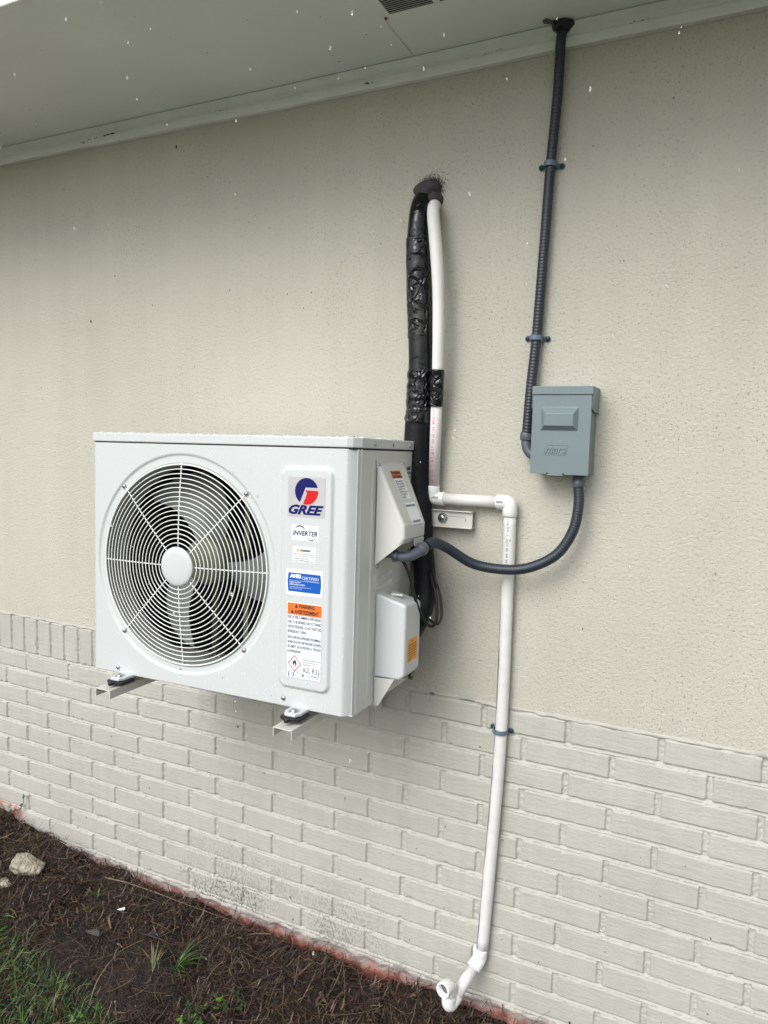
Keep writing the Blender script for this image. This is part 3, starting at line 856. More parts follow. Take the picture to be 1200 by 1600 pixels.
for k, tx in enumerate(L1): mb.text(tx, LM(.6035, YQ, .2125 - k * .0112), .0098, 3, bold=.0001, width=(.0865, .0865, .0865, .050)[k])
for k, tx in enumerate(L2): mb.text(tx, LM(.6035, YQ, .1655 - k * .0108), .0094, 3, bold=.0001, width=(.0865, .0865, .0865, .036)[k])
for a, b, c, d_ in ((.6012, .6914, .0752, .0756), (.6012, .6914, .1752, .1756), (.6012, .6016, .0756, .2215), (.6910, .6914, .0756, .2215)):
    mb.box(a, b, YQ - .0001, YQ, c, d_, 3)
dm = lambda r: [(.6225 + r * math.cos(t), 0, .1080 + r * 1.12 * math.sin(t)) for t in (0, math.pi / 2, math.pi, 3 * math.pi / 2)]
o_, i_ = dm(.0175), dm(.0150)
mb.add([(p[0], YQ, p[2]) for p in o_ + i_], [(k, (k + 1) % 4, (k + 1) % 4 + 4, k + 4) for k in range(4)], 4)
fl = [(0, .0095), (.0022, .005), (.0030, .0065), (.0050, .001), (.0052, -.0025), (.0030, -.0055), (.0018, -.0055), (.0022, -.002), (0, .0015), (-.0022, -.002), (-.0018, -.0055), (-.0030, -.0055), (-.0052, -.0025), (-.0050, .001), (-.0030, .0065), (-.0022, .003)]
fpts = [(.6225 + a, YQ, .1085 + b) for a, b in fl]
mb.add(fpts, [[0, 1, 15], [1, 2, 3], [1, 3, 8], [1, 8, 15], [3, 4, 7], [3, 7, 8], [4, 5, 6], [4, 6, 7], [8, 9, 13], [8, 13, 15], [13, 14, 15], [9, 12, 13], [9, 10, 12], [10, 11, 12]], 2)
mb.box(.6175, .6275, YQ - .0001, YQ, .1005, .1013, 2)
for k, tx in enumerate(('Refrigerant Safety Group', 'groupe de securite de', 'refrigerant')): mb.text(tx, LM(.6440, YQ, .1185 - k * .0058), .0052, 3, width=(.043, .038, .019)[k])
mb.text('A2L R32', LM(.6440, YQ, .0905), .0165, 2, width=.045)
for bx in (.606,):
    mb.text('[ ]', LM(bx, YQ, .0800), .010, 3, width=.015)
for bx in (.6065, .6145, .634, .6395): mb.box(bx, bx + .0065, YQ - .0001, YQ, .0795, .0800, 3); mb.box(bx, bx + .0065, YQ - .0001, YQ, .0868, .0873, 3); mb.box(bx, bx + .0004, YQ - .0002, YQ - .0001, .0795, .0873, 3)
mb.box(.6440, .6470, YQ - .0003, YQ - .0002, .0800, .0860, 2)
mb.add([(.658, YQ, .0795), (.684, YQ, .0795), (.688, YQ, .0880), (.664, YQ, .0880)], [(0, 1, 2, 3)], 5); mb.add([(.6600, YR, .0802), (.6833, YR, .0802), (.6868, YR, .0873), (.6650, YR, .0873)], [(0, 1, 2, 3)], 0); mb.box(.6655, .682, YR - .0002, YR - .0001, .0832, .0848, 2)
o = mb.build('refrigerant_warning_sticker', [M_white, M_orange, M_black, M_txt, node_mat('print_crimson', (.45, .03, .10), .5), M_txt], ac); o['label'] = 'tall white sticker with orange WARNING AVERTISSEMENT header and flame diamond'

# electrical cover (wedge) ---------------------------------------------
y0, y1t, y1b = .104, .256, .226
XH = .071
prof = [(0, .571), (XH * .10, .562), (XH, .430), (XH + .001, .400), (XH - .006, .388), (0, .335)]
n = len(prof); mb = MB()
V = [(W + .002 + a, y0 + .001 * (a > .01), z) for a, z in prof] + [(W + .002 + a, y1b + (y1t - y1b) * max(0, min(1, (z - .33) / .24)) - .002 * (a > .01), z) for a, z in prof]
mb.add(V, [(i, i + n, i + 1 + n, i + 1) for i in range(n - 2)] + [list(range(n)), list(range(n, 2 * n))[::-1]], 0)
cover = mb.build('electrical_cover', [M_acs], ac, bevel=.007, bseg=3)
so = cover.modifiers.new('shell', 'SOLIDIFY'); so.thickness = .0008; so.offset = 0
mb = MB(); mb.box(W + .0006, W + .0030, y0 - .003, y1t + .003, .560, .578)
o = mb.build('cover_top_flange', [M_acs]); o.parent = cover
mb = MB()
mb.box(W + .0006, W + .0018, y0 + .001, y0 + .135, .312, .356)
o = mb.build('cover_flange', [M_acs]); o.parent = cover
for yy, zz, nm in ((y0 + .006, .567, 'screw'), (y1t - .004, .569, 'screw'), (y0 + .010, .330, 'screw')):
    mb = MB(); mb.lathe([(0, .0040), (.0035, .0035), (.0052, .001), (.0054, 0)], (W + .003, yy, zz), axis='X', seg=14)
    o = mb.build(nm, [M_steel]); o.parent = cover
# knock-out tongue hanging under the nose
mb = MB(); pts = [(0, 0)] + [(.0 + .030 * math.sin(t) * 1.0, 0) for t in (0,)]
tp = []
for k in range(13):
    t = math.pi * k / 12; tp.append((y0 + .085 - .031 * math.cos(t), .3960 - .030 * math.sin(t)))
mb.prism(tp, W + XH + .004, W + XH + .0062, axis=0)
o = mb.build('cover_tongue', [M_acw], bevel=.0006); o.parent = cover
# stickers on the sloping face: local frame u along y, v down the slope
p0 = Vector((W + .002 + XH * .10, 0, .562)); p1 = Vector((W + .002 + XH, 0, .430))
sl = (p0 - p1).normalized(); nrm = Vector((0, 1, 0)).cross(sl); nrm = nrm if nrm.x > 0 else -nrm
SL = (p0 - p1).length
def SM(y, v, off):
    o0 = p0 - sl * v + nrm * off; m = Matrix.Identity(4)
    for i in range(3): m[i][0] = (0, 1, 0)[i]; m[i][1] = sl[i]; m[i][2] = nrm[i]
    m.translation = Vector((o0.x, y, o0.z)); return m
def splate(mb, ya, yb, va, vb, mat, off):
    M = SM(ya, vb, off); mb.add([(0, 0, 0), (yb - ya, 0, 0), (yb - ya, vb - va, 0), (0, vb - va, 0)], [(0, 1, 2, 3)], mat, False, M)
mb = MB()
splate(mb, .146, .205, .010, .030, 0, .0010)
splate(mb, .150, .205, .030, .083, 1, .0008)
mb.text('WARNING', SM(.149, .0185, .0014), .0085, 2, bold=.0004, width=.050); mb.text('AVERTISSEMENT', SM(.149, .0275, .0014), .0070, 2, bold=.0003, width=.054)
for k, tx in enumerate(('Disconnect power', 'before servicing.', 'Use copper wire', 'only, 60 C min.', 'Debrancher avant', "l'entretien de", "l'appareil.")):
    mb.text(tx, SM(.154, .039 + k * .0068, .0012), .0075, 3, bold=.0001, width=(.046, .044, .044, .040, .048, .040, .028)[k])
o = mb.build('service_sticker', [node_mat('label_faded_orange', (.55, .14, .06), .5), M_white, M_black, M_txt]); o.parent = cover
mb = MB()
splate(mb, .152, .218, .092, .1465, 0, .0010)
mb.text('USE PHONE CAMERA', SM(.155, .1025, .0014), .0075, 1, bold=.0003, width=.058)
mb.text('FOR MORE INFO', SM(.160, .1430, .0014), .0075, 1, bold=.0003, width=.048)
o = mb.build('phone_sticker', [M_white, M_txt]); o.parent = cover
# rating plate printed on the rear of the side panel
mb = MB()
RM = lambda y, z: Matrix.Translation((W + .0010, y, z)) @ Matrix(((0, 0, 1, 0), (1, 0, 0, 0), (0, 1, 0, 0), (0, 0, 0, 1)))
mb.text('GREE', RM(.283, .5540), .011, 0, bold=.0006, shear=.3, width=.024)
mb.text('AIR CONDITIONER', RM(.262, .5440), .0065, 0, bold=.0002, width=.056)
for k, tx in enumerate(('MODEL  208/230V', 'CAPACITY  60Hz', 'COOLING  MAX', 'HEATING  MAX', 'REFRIGERANT R32', 'RATED INPUT', 'COMPRESSOR', 'FAN MOTOR', 'DESIGN PRESS', 'HIGH SIDE', 'LOW SIDE', 'SOUND LEVEL', 'MASS  IP24', 'MADE IN CHINA')):
    mb.text(tx, RM(.264, .5340 - k * .0100), .0066, 0, width=(.052, .050, .046, .046, .054, .036, .038, .034, .042, .030, .028, .036, .032, .044)[k])
o = mb.build('rating_print', [M_txt], ac)

# valve cover -----------------------------------------------------------
mb = MB()
VY0_, VY1_ = .121, .217; XV = .0765
zt0, zt1, zb = .264, .246, .063
def sec(y, dt=0):
    return [(W + .002, y, zt0 - dt), (W + XV, y, zt1 - dt - .002), (W + XV, y, zb + .012), (W + XV - .012, y, zb), (W + .012, y, zb), (W + .002, y, zb)]
a = sec(VY0_); b = sec(VY1_, .004); n = len(a)
mb.add(a + b, [(i, i + n, (i + 1) % n + n, (i + 1) % n) for i in range(n - 1)] + [list(range(n)), list(range(n, 2 * n))[::-1]])
vc = mb.build('valve_cover', [M_acw], ac, bevel=.007, bseg=4)
mb = MB(); mb.prism([(VY0_ - .002, -.006), (VY0_ - .002, .268), (VY0_ + .100, .275), (VY0_ + .100, .262), (VY0_ + .004, .258), (VY0_ + .004, -.006)], W + .0006, W + .0022, axis=0)
mb.add([(W + .002, VY0_, zb), (W + .052, VY0_ + .001, zb + .002), (W + .002, VY0_, -.006), (W + .012, VY0_, -.006), (W + .002, VY0_ + .09, zb), (W + .052, VY0_ + .1, zb + .002), (W + .002, VY0_ + .1, .03), (W + .012, VY0_ + .1, .03)],
       [(0, 2, 3, 1), (4, 5, 7, 6), (1, 3, 7, 5), (2, 6, 7, 3), (0, 4, 6, 2)])
o = mb.build('cover_skirt', [M_acs], bevel=.002); o.parent = vc
mb = MB(); mb.box(W + .022, W + .052, VY0_ + .035, VY0_ + .047, .256, .2615); 
o = mb.build('cover_grip', [M_acs], bevel=.002); o.parent = vc
mb = MB(); mb.ball((W + .012, VY0_ + .040, .262), .004, (1, 1, .6)); o = mb.build('screw', [M_steel]); o.parent = vc
mb = MB(); YM = lambda y, z: Matrix.Translation((W + XV + .0010, y, z)) @ Matrix(((0, 0, 1, 0), (1, 0, 0, 0), (0, 1, 0, 0), (0, 0, 0, 1)))
mb.add([(W + XV + .0006, .140, .103), (W + XV + .0006, .197, .103), (W + XV + .0006, .197, .158), (W + XV + .0006, .140, .158)], [(0, 1, 2, 3)], 0)
for k, tx in enumerate(('!', 'CAUTION open valves', 'before operating the', 'unit. Keep caps tight', 'and check for leaks.', 'Ouvrir les vannes', 'avant la mise en', 'marche.')):
    mb.text(tx, YM(.164 if k == 0 else .143, .1485 - k * .0058 - (.001 if k else 0)), .0058, 1, bold=.0001, width=(.004, .050, .050, .050, .046, .044, .042, .020)[k])
o = mb.build('caution_sticker', [M_amber, node_mat('print_brown', (.25, .07, .01), .5)]); o.parent = vc
mb = MB(); mb.cyl((W + .02, .215, .05), (W + .045, .235, .045), .010); mb.cyl((W + .045, .235, .045), (W + .052, .24, .044), .013, seg=6); mb.cyl((W + .01, .20, .052), (W + .05, .20, .052), .007)
o = mb.build('service_valve', [node_mat('dull_brass', (.22, .20, .17), .35, metal=.8)], ac)

# feet
for fx0 in (.1125, .6350):
    mb = MB()
    pts = [(fx0 - .022, .02), (fx0 - .022, -.030), (fx0 - .014, -.046), (fx0 + .014, -.046), (fx0 + .022, -.030), (fx0 + .022, .02)]
    mb.prism(pts, -.004, .004, axis=2)
    ft = mb.build('foot', [M_acw], ac, bevel=.0025)
    mb = MB(); mb.lathe([(0, .009), (.006, .009), (.008, .007), (.008, .0045), (.013, .0042), (.013, .004)], (fx0, -.026, 0), axis='Z', seg=18)
    o = mb.build('foot_bolt', [M_steel]); o.parent = ft
    mb = MB(); mb.prism([(fx0 - .026, .0), (fx0 - .026, -.044), (fx0 - .012, -.052), (fx0 - .006, -.052), (fx0 - .004, -.064), (fx0 + .004, -.064), (fx0 + .006, -.052), (fx0 + .012, -.052), (fx0 + .026, -.044), (fx0 + .026, 0)], -.0125, -.0045, axis=2)
    o = mb.build('rubber_pad', [M_rubber], bevel=.002); o.parent = ft

# rain beads on the enamel
mb = MB()
def bead(x, y, z, r, n):
    sc = (1, .45, 1.05) if n == 'y' else (.45, 1, 1.05) if n == 'x' else (1.1, 1.1, .6)
    mb.ball((x, y, z), r, sc, seg=7, rings=4)
cnt = 0
while cnt < 950:
    x, z = random.uniform(.004, .738), random.uniform(.01, H - .01)
    if math.hypot(x - FCX, z - FCZ) < .258: continue
    if random.random() > .25 + .9 * (x / .74): continue
    y = 0.0 + (.0042 if math.hypot(x - FCX, z - .305) < .270 else 0) - (PP if (.584 < x < .705 and .054 < z < .552) else 0)
    bead(x, y, z, random.choice((.0007, .0008, .0010, .0012, .0015)), 'y'); cnt += 1
for _ in range(220):
    t = random.random(); bead(.741 + .0215 * t, .0255 * t ** 1.25 + .0005, random.uniform(.01, H - .01), random.choice((.0009, .0012, .0017)), 'y')
for _ in range(420):
    bead(random.uniform(0, W), random.uniform(0, .12) if random.random() < .7 else random.uniform(.12, D), H + .0243, random.uniform(.0012, .0042), 'z')
for _ in range(130): bead(random.uniform(.0, .745), -.0032, random.uniform(H + .003, H + .022), random.uniform(.0006, .0014), 'y')
M_bead = water_mat(); M_bead.name = 'rain_bead'; M_bead.node_tree.nodes['Principled BSDF'].inputs['Transmission Weight'].default_value = .30
o = mb.build('water_beads', [M_bead], ac); o['kind'] = 'stuff'

# ------------------------------------------------------------------ mounting bracket
br = empty('mounting_bracket', (-.58, 0, .48))
tag(br, 'beige steel wall bracket under the outdoor unit with rail and two channel arms', 'bracket')
mb = MB()
mb.box(-1.02, -.0450, -.0245, -.0220, .4600, .5040)
mb.box(-1.02, -.0450, -.0330, -.0246, .5020, .5045); mb.box(-1.02, -.0450, -.0330, -.0246, .4595, .4620)
mb.box(-1.02, -.0450, -.0219, -.0005, .5015, .5040); mb.box(-1.02, -.0450, -.0219, -.0005, .4600, .4625)
mb.lathe([(.0052, 0), (.0060, -.0010), (.0066, 0)], (-.070, -.0246, .4825), seg=18)
rail = mb.build('wall_rail', [M_brk], bevel=.0008); under(rail, br)
mb = MB()
ol = [(-.118, .489), (-.067, .489), (-.063, .485), (-.063, .477)]
mb.tube([(a, -.0250, b) for a, b in ol], .0006, seg=5)
o = mb.build('rail_slot', [node_mat('slot_edge', (.25, .25, .23), .5)]); under(o, br)
mb = MB(); mb.lathe([(0, -.011), (.007, -.011), (.0085, -.009), (.0085, -.003), (.0130, -.0025), (.0132, 0)], (-.1255, -.0246, .4830), seg=20); mb.box(-.131, -.120, -.0362, -.0355, .482, .484, 1); mb.box(-.1265, -.1245, -.0363, -.0356, .4775, .4885, 1)
o = mb.build('rail_bolt', [M_steel, M_dark]); under(o, br)
for ax0, yf in ((-.8720, -.486), (-.3420, -.474)):
    x0, x1 = ax0, ax0 + .0500
    mb = MB(); zt = .0375; t = .0022
    mb.box(x0, x1, yf, -.022, zt - t, zt); mb.box(x0, x0 + t, yf, -.022, zt - .021, zt - t); mb.box(x1 - t, x1, yf, -.022, zt - .021, zt - t)
    arm = mb.build('bracket_arm', [M_brk], bevel=.0007); under(arm, br)
    mb = MB(); mb.box(x0 - .004, x0 - .0008, -.060, -.024, -.06, .4590); mb.box(x1 + .0008, x1 + .004, -.060, -.024, -.06, .4590); mb.box(x0 - .004, x1 + .004, -.0238, -.0215, -.06, .4590)
    o = mb.build('bracket_upright', [M_brk]); under(o, br)

# ------------------------------------------------------------------ disconnect box
db = empty('disconnect_box', (.18, 0, .613))
tag(db, 'grey metal electrical disconnect box fixed to the stucco wall', 'electrical box')
bx0, bx1, bz0, bz1 = .1150, .2445, .6125, .8120
mb = MB(); mb.box(bx0, bx1, -.078, -.0006, bz0, bz1)
o = mb.build('box_body', [M_grey], bevel=.0015); under(o, db)
gx_ = np.arange(.1125, .2470, .0012); gz_ = np.arange(.6115, .7985, .0012)
GX, GZ = np.meshgrid(gx_, gz_)
ex = np.minimum(np.minimum(GX - .1335, .2190 - GX) / .0100, np.minimum((.7670 - GZ) / .0155, (GZ - .7130) / .0110))
GY = -.0850 - .0110 * np.clip(ex, 0, 1)
GY -= .0008 * (rrect(GX, GZ, .120, .240, .62, .79, .01) < 0) * 0
V = np.stack([GX, GY, GZ], -1).reshape(-1, 3)
nr, nc = GX.shape
# fold the sheet's rim back so that the door has depth
me_v = list(map(tuple, V)); F = [list(map(int, q)) for q in grid_faces(nr, nc)]
rim = [i for i in range(nc)] + [r_ * nc + nc - 1 for r_ in range(1, nr)] + [(nr - 1) * nc + c for c in range(nc - 2, -1, -1)] + [r_ * nc for r_ in range(nr - 2, 0, -1)]
b0 = len(me_v)
for i in rim: p = me_v[i]; me_v.append((p[0], -.0782, p[2]))
for k in range(len(rim)): k2 = (k + 1) % len(rim); F.append([rim[k], b0 + k, b0 + k2, rim[k2]])
o = mesh_obj('box_door', me_v, F, M_grey, smooth=False); under(o, db); door = o
mb = MB()
for dx, dz, mt in ((0, 0, 0),):
    mb.text('mars', Matrix.Translation((.1470, -.0854, .6600)) @ Matrix.Rotation(math.pi / 2, 4, 'X'), .030, 0, bold=.0002, shear=.35, width=.048, extrude=.0016)
pl_ = [(.1440, .6560), (.1940, .6560), (.1990, .6790), (.1490, .6790)]
for k in range(4):
    a, b = pl_[k], pl_[(k + 1) % 4]; mb.tube([(a[0], -.0852, a[1]), (b[0], -.0852, b[1])], .0007, seg=5)
o = mb.build('raised_lettering', [M_grey], bevel=.0003); under(o, db)
mb = MB()
mb.box(.1105, .2500, -.0885, -.0865, .7960, .8145); mb.box(.1105, .2500, -.0864, -.0006, .8125, .8145)
for xa, xb in ((.1105, .1122), (.2483, .2500)):
    mb.prism([(-.0864, .8124), (-.0864, .7640), (-.078, .7600), (-.050, .7560), (-.0006, .7560), (-.0006, .8124)], xa, xb, axis=0)
o = mb.build('box_hood', [M_grey], bevel=.001); under(o, db)
mb = MB(); mb.box(.152, .192, -.0900, -.0856, .6085, .6112); mb.box(.152, .155, -.0895, -.079, .6112, .6150, 1); mb.box(.189, .192, -.0895, -.079, .6112, .6150, 1)
o = mb.build('box_latch', [M_grey, M_dark], bevel=.0006); under(o, db)
# ------------------------------------------------------------------ conduits
def ribbed(P, pitch, amp, seg=18):
    Q, s = resample(P, pitch / 4)
    ph = 2 * math.pi * s / pitch
    Q[:, 3] *= 1 + amp * np.sign(np.sin(ph)) * np.abs(np.sin(ph)) ** .5
    mb = MB(); mb.tube(Q, seg=seg); return mb
CONDUIT = [(0.1256, -0.022, 1.6385, .0116), (0.1217, -0.02, 1.597, .0116), (0.12, -0.02, 1.4852, .0116), (0.1115, -0.02, 1.3268, .0116), (0.1051, -0.022, 1.1256, .0118), (0.097, -0.02, 0.932, .0120), (0.0908, -0.028, 0.8094, .0122), (0.0882, -0.035, 0.7012, .0122)]
cd = empty('electrical_conduit', (.0882, -.036, .69))
tag(cd, 'dark slate ribbed conduit running up the wall from grey box to the soffit', 'conduit')
o = ribbed(catmull(CONDUIT, 10), .0078, .036).build('conduit_tube', [M_cond]); under(o, cd)
mb = MB(); mb.tube([(.0884, -.0355, .7045, .0150), (.0882, -.0357, .7035, .0158), (.0880, -.036, .6895, .0158), (.0880, -.036, .6885, .0148)], seg=20)
P = resample(catmull([(.0880, -.036, .6890, .0118), (.0882, -.037, .6820, .0118), (.0910, -.038, .6700, .0118), (.0985, -.039, .6590, .0118), (.1080, -.040, .6530, .0118)], 6), .003)[0]
mb.tube(P, seg=18); mb.cyl((.1080, -.040, .6530), (.1146, -.040, .6500), .0150, seg=6, smooth=False)
o = mb.build('conduit_connector', [M_conn], bevel=.0006); under(o, cd)

WHIP = [(-0.0985, -0.195, 0.4335, .0123), (-0.0911, -0.17, 0.4395, .0123), (-0.0693, -0.13, 0.4208, .0124), (-0.0157, -0.09, 0.3822, .0125), (0.0607, -0.072, 0.3729, .0125), (0.122, -0.066, 0.3846, .0125), (0.1805, -0.06, 0.4205, .0125), (0.2142, -0.055, 0.478, .0124), (0.2235, -0.05, 0.539, .0122), (0.2199, -0.047, 0.585, .0122)]
wh = empty('flexible_whip_conduit', (.2199, -.047, .60))
tag(wh, 'dark flexible conduit looping from under the grey box to the outdoor unit', 'conduit')
o = ribbed(catmull(WHIP, 12), .0068, .022).build('conduit_tube', [M_cond]); under(o, wh)
mb = MB(); mb.tube([(.2202, -.047, .583, .0140), (.2200, -.047, .585, .0150), (.2199, -.047, .600, .0150), (.2199, -.047, .601, .0138), (.2199, -.047, .6120, .0138)], seg=20)
o = mb.build('box_connector', [M_conn]); under(o, wh)
P = resample(catmull([(-.1650, -.262, .4190, .0112), (-.1500, -.258, .4120, .0112), (-.1250, -.246, .4110, .0120), (-.1080, -.226, .4210, .0125), (-.1000, -.203, .4330, .0125)], 8), .003)[0]
mb = MB(); mb.tube(P, seg=18)
def along(P, i, n, r, mb): mb.tube([(*P[i, :3], r * .94), (*P[i + 1, :3], r), (*P[i + n - 1, :3], r), (*P[i + n, :3], r * .94)], seg=20)
along(P, len(P) - 9, 6, .0158, mb); along(P, 4, 3, .0150, mb)
mb.cyl((-.182, -.266, .427), (-.164, -.262, .419), .0150, seg=6, smooth=False)
o = mb.build('unit_connector', [M_conn]); under(o, wh)

# ------------------------------------------------------------------ straps
def strap(loc, r, sx, label, tilt=0):
    e = empty('pipe_strap', loc, (0, tilt, 0)); tag(e, label, 'pipe clamp', 'blue grey two hole pipe straps')
    mb = MB(); n = 15; hw = .0058; Rr = r + .0008
    prof = []
    prof.append((-.0270, -.0005)); prof.append((-.0270, -.0030)); 
    V = []
    path = [(-.0275, -.0012)] + [(-.0215, -.0014)] + [(-Rr - .001, -.0020)]
    for k in range(n + 1):
        t = math.pi * k / n; path.append((-Rr * math.cos(t), -.021 - Rr * math.sin(t) * 1.0))
    path += [(Rr + .001, -.0020), (.0215, -.0014), (.0275, -.0012)]
    m_ = len(path)
    for z in (-hw, hw):
        for th in (0, 1):
            for i, (x, y) in enumerate(path):
                a = path[max(i - 1, 0)]; b = path[min(i + 1, m_ - 1)]; tx, ty = b[0] - a[0], b[1] - a[1]; L = math.hypot(tx, ty) or 1
                nx, ny = ty / L, -tx / L
                if i in (0, 1, m_ - 2, m_ - 1): nx, ny = 0, -1
                V.append((x + nx * .0022 * th, y + ny * .0022 * th, z * (1.15 if i < 2 or i > m_ - 3 else 1)))
    idx = lambda zi, th, i: (zi * 2 + th) * m_ + i
    F = []
    for i in range(m_ - 1):
        F += [[idx(0, 1, i), idx(0, 1, i + 1), idx(1, 1, i + 1), idx(1, 1, i)], [idx(0, 0, i), idx(1, 0, i), idx(1, 0, i + 1), idx(0, 0, i + 1)],
              [idx(0, 0, i), idx(0, 0, i + 1), idx(0, 1, i + 1), idx(0, 1, i)], [idx(1, 0, i), idx(1, 1, i), idx(1, 1, i + 1), idx(1, 0, i + 1)]]
    F += [[idx(0, 0, 0), idx(0, 1, 0), idx(1, 1, 0), idx(1, 0, 0)], [idx(0, 0, m_ - 1), idx(1, 0, m_ - 1), idx(1, 1, m_ - 1), idx(0, 1, m_ - 1)]]
    mb.add(V, F, 0, False)
    for s_ in (-1, 1): mb.cyl((s_ * .0245, -.0010, 0), (s_ * .0245, -.0038, 0), .0072, seg=18)
    mb.build('strap_band', [M_strap], e, bevel=.0006)
    for s_ in (-1, 1):
        mb = MB(); mb.lathe([(0, -.0085), (.0036, -.0085), (.0052, -.0070), (.0056, -.0040), (.0062, -.0038)], (s_ * .0245, 0, 0), seg=16)
        mb.box(s_ * .0245 - .0035, s_ * .0245 + .0035, -.0090, -.0086, -.0007, .0007, 1)
        mb.build('strap_screw', [M_screwd, M_dark], e)
    return e
strap((.1105, 0, 1.3340), .0122, 1, 'uppermost blue grey strap clamping dark conduit below the soffit', .05)
strap((.0965, 0, .9350), .0125, 1, 'blue grey strap clamping dark conduit just above the grey box', .05)
strap((.0510, -.003, -.0560), .0162, 1, 'blue grey strap clamping white pipe at the top of the bricks', .04)

# ------------------------------------------------------------------ drain pipe
dp = empty('drain_pipe', (0, -.03, -.83))
tag(dp, 'white plastic condensate drain pipe with elbows running down to the ground', 'pipe')
def fn_pipe(P0, P1, r, phi0):
    P0, P1 = Vector(P0), Vector(P1); ax = (P1 - P0).normalized(); out = Vector((0, -1, 0)); out = (out - ax * out.dot(ax)).normalized(); sd_ = ax.cross(out)
    def f(v):
        a = phi0 + v[1] / r
        return tuple(P0 + ax * v[0] + (out * math.cos(a) + sd_ * math.sin(a)) * (r + .0003))
    return f
HOSE = [(-0.1830, 0.000, 1.2790, 0.0140), (-0.1745, -0.036, 1.2660, 0.0150), (-0.1690, -0.050, 1.2400, 0.0156), (-0.1623, -0.055, 1.2018, 0.0158), (-0.1507, -0.06, 1.1225, 0.0157), (-0.1445, -0.06, 1.0446, 0.0150), (-0.1411, -0.06, 0.9507, 0.0147), (-0.1413, -0.055, 0.8565, 0.0146)]
mb = MB(); mb.tube(resample(catmull(HOSE, 8), .008)[0], seg=24)
o = mb.build('foam_sleeve', [M_hose]); under(o, dp)
mb = MB(); A0, A1 = (-.1415, -.054, .8640), (-.1513, -.032, .5600)
mb.cyl(A0, A1, .0146, seg=28)
fnp = fn_pipe(A1, A0, .0146, -.35)
mb.text('V.P.   CODE   ASTM D1785-21a   USA CP-110-P   MADE IN U.S.', None, .0098, 1, bold=.0001, width=.195, fn=lambda v: fnp((v[0] + .012, v[1] - .0005 + .0015, 0)))
P0, P1 = A1, A0
o = mb.build('printed_pipe', [M_pvc, M_red]); under(o, dp)
def elbow(mb, c, d_in, d_out, leg, r=.0195, collar=.014, bend=.012):
    c = np.array(c, float); di = np.array(d_in, float); di /= np.linalg.norm(di); do = np.array(d_out, float); do /= np.linalg.norm(do)
    a = c - di * leg; b = c + do * leg
    pts = [a, a + di * .0012, a + di * collar, c - di * bend] + [(1 - t) ** 2 * (c - di * bend) + 2 * t * (1 - t) * c + t * t * (c + do * bend) for t in (.2, .4, .6, .8)] + [c + do * bend, b - do * collar, b - do * .0012, b]
    rr = [r * .95, r, r] + [r * .985] * 6 + [r, r, r * .95]
    mb.tube([(*p, q) for p, q in zip(pts, rr)], seg=28)
E1 = (-.1535, -.030, .5330); E2 = (.0515, -.024, .5335)
mb = MB(); elbow(mb, E1, (-.003, .012, -1), (1, .03, 0), .033, .0178)
fe = fn_pipe((-.1600, -.030, .5330), (.05, -.026, .5335), .0178, 0)
mb.text('CHARLOTTE', None, .0070, 1, bold=.0002, width=.020, fn=lambda v: fe((v[0] + .008, v[1] - .006, 0)))
o = mb.build('elbow', [M_pvcf, M_txt]); under(o, dp)
mb = MB(); mb.cyl((-.1300, -.0293, .5330), (.0320, -.0246, .5335), .0150, seg=28)
o = mb.build('crossing_pipe', [M_pvc]); under(o, dp)
mb = MB(); elbow(mb, E2, (1, 0, 0), (.002, .001, -1), .034, .0188)
fe2 = fn_pipe((.0150, -.0245, .5335), (.05, -.0242, .5335), .0188, 0)
mb.text('SPEARS', None, .0065, 1, bold=.0002, width=.016, fn=lambda v: fe2((v[0] + .006, v[1] - .004, 0)))
o = mb.build('elbow', [M_pvcf, M_txt]); under(o, dp)
PV = [(.0520, -.022, .505, .0157), (.0530, -.021, .3481, .0157), (.0531, -.021, -.0477, .0157), (.0435, -.021, -.333, .0157), (.0280, -.021, -.665, .0157)]
mb = MB(); mb.tube(resample(catmull(PV, 8), .03)[0], seg=28)
fv = fn_pipe(PV[0][:3], PV[1][:3], .0157, 0)
mb.text('NSF-pw  1  SCH 40  PR 450 PSI', None, .0075, 1, bold=.0000, width=.130, fn=lambda v: fv((v[0] + .012, v[1] - .002, 0)))
# long grey strip down the pipe's left flank
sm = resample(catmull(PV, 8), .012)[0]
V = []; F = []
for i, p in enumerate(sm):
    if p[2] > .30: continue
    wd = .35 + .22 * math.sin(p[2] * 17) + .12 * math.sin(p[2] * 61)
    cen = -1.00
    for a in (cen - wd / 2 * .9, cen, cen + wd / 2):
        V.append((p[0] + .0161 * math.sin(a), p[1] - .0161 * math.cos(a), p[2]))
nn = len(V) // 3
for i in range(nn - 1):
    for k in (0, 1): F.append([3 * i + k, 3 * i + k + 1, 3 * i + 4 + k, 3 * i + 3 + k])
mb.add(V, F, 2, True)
o = mb.build('downpipe', [M_pvc, M_txt, node_mat('grey_strip', (.23, .25, .28), .5, var=.35, vscale=30)]); under(o, dp)
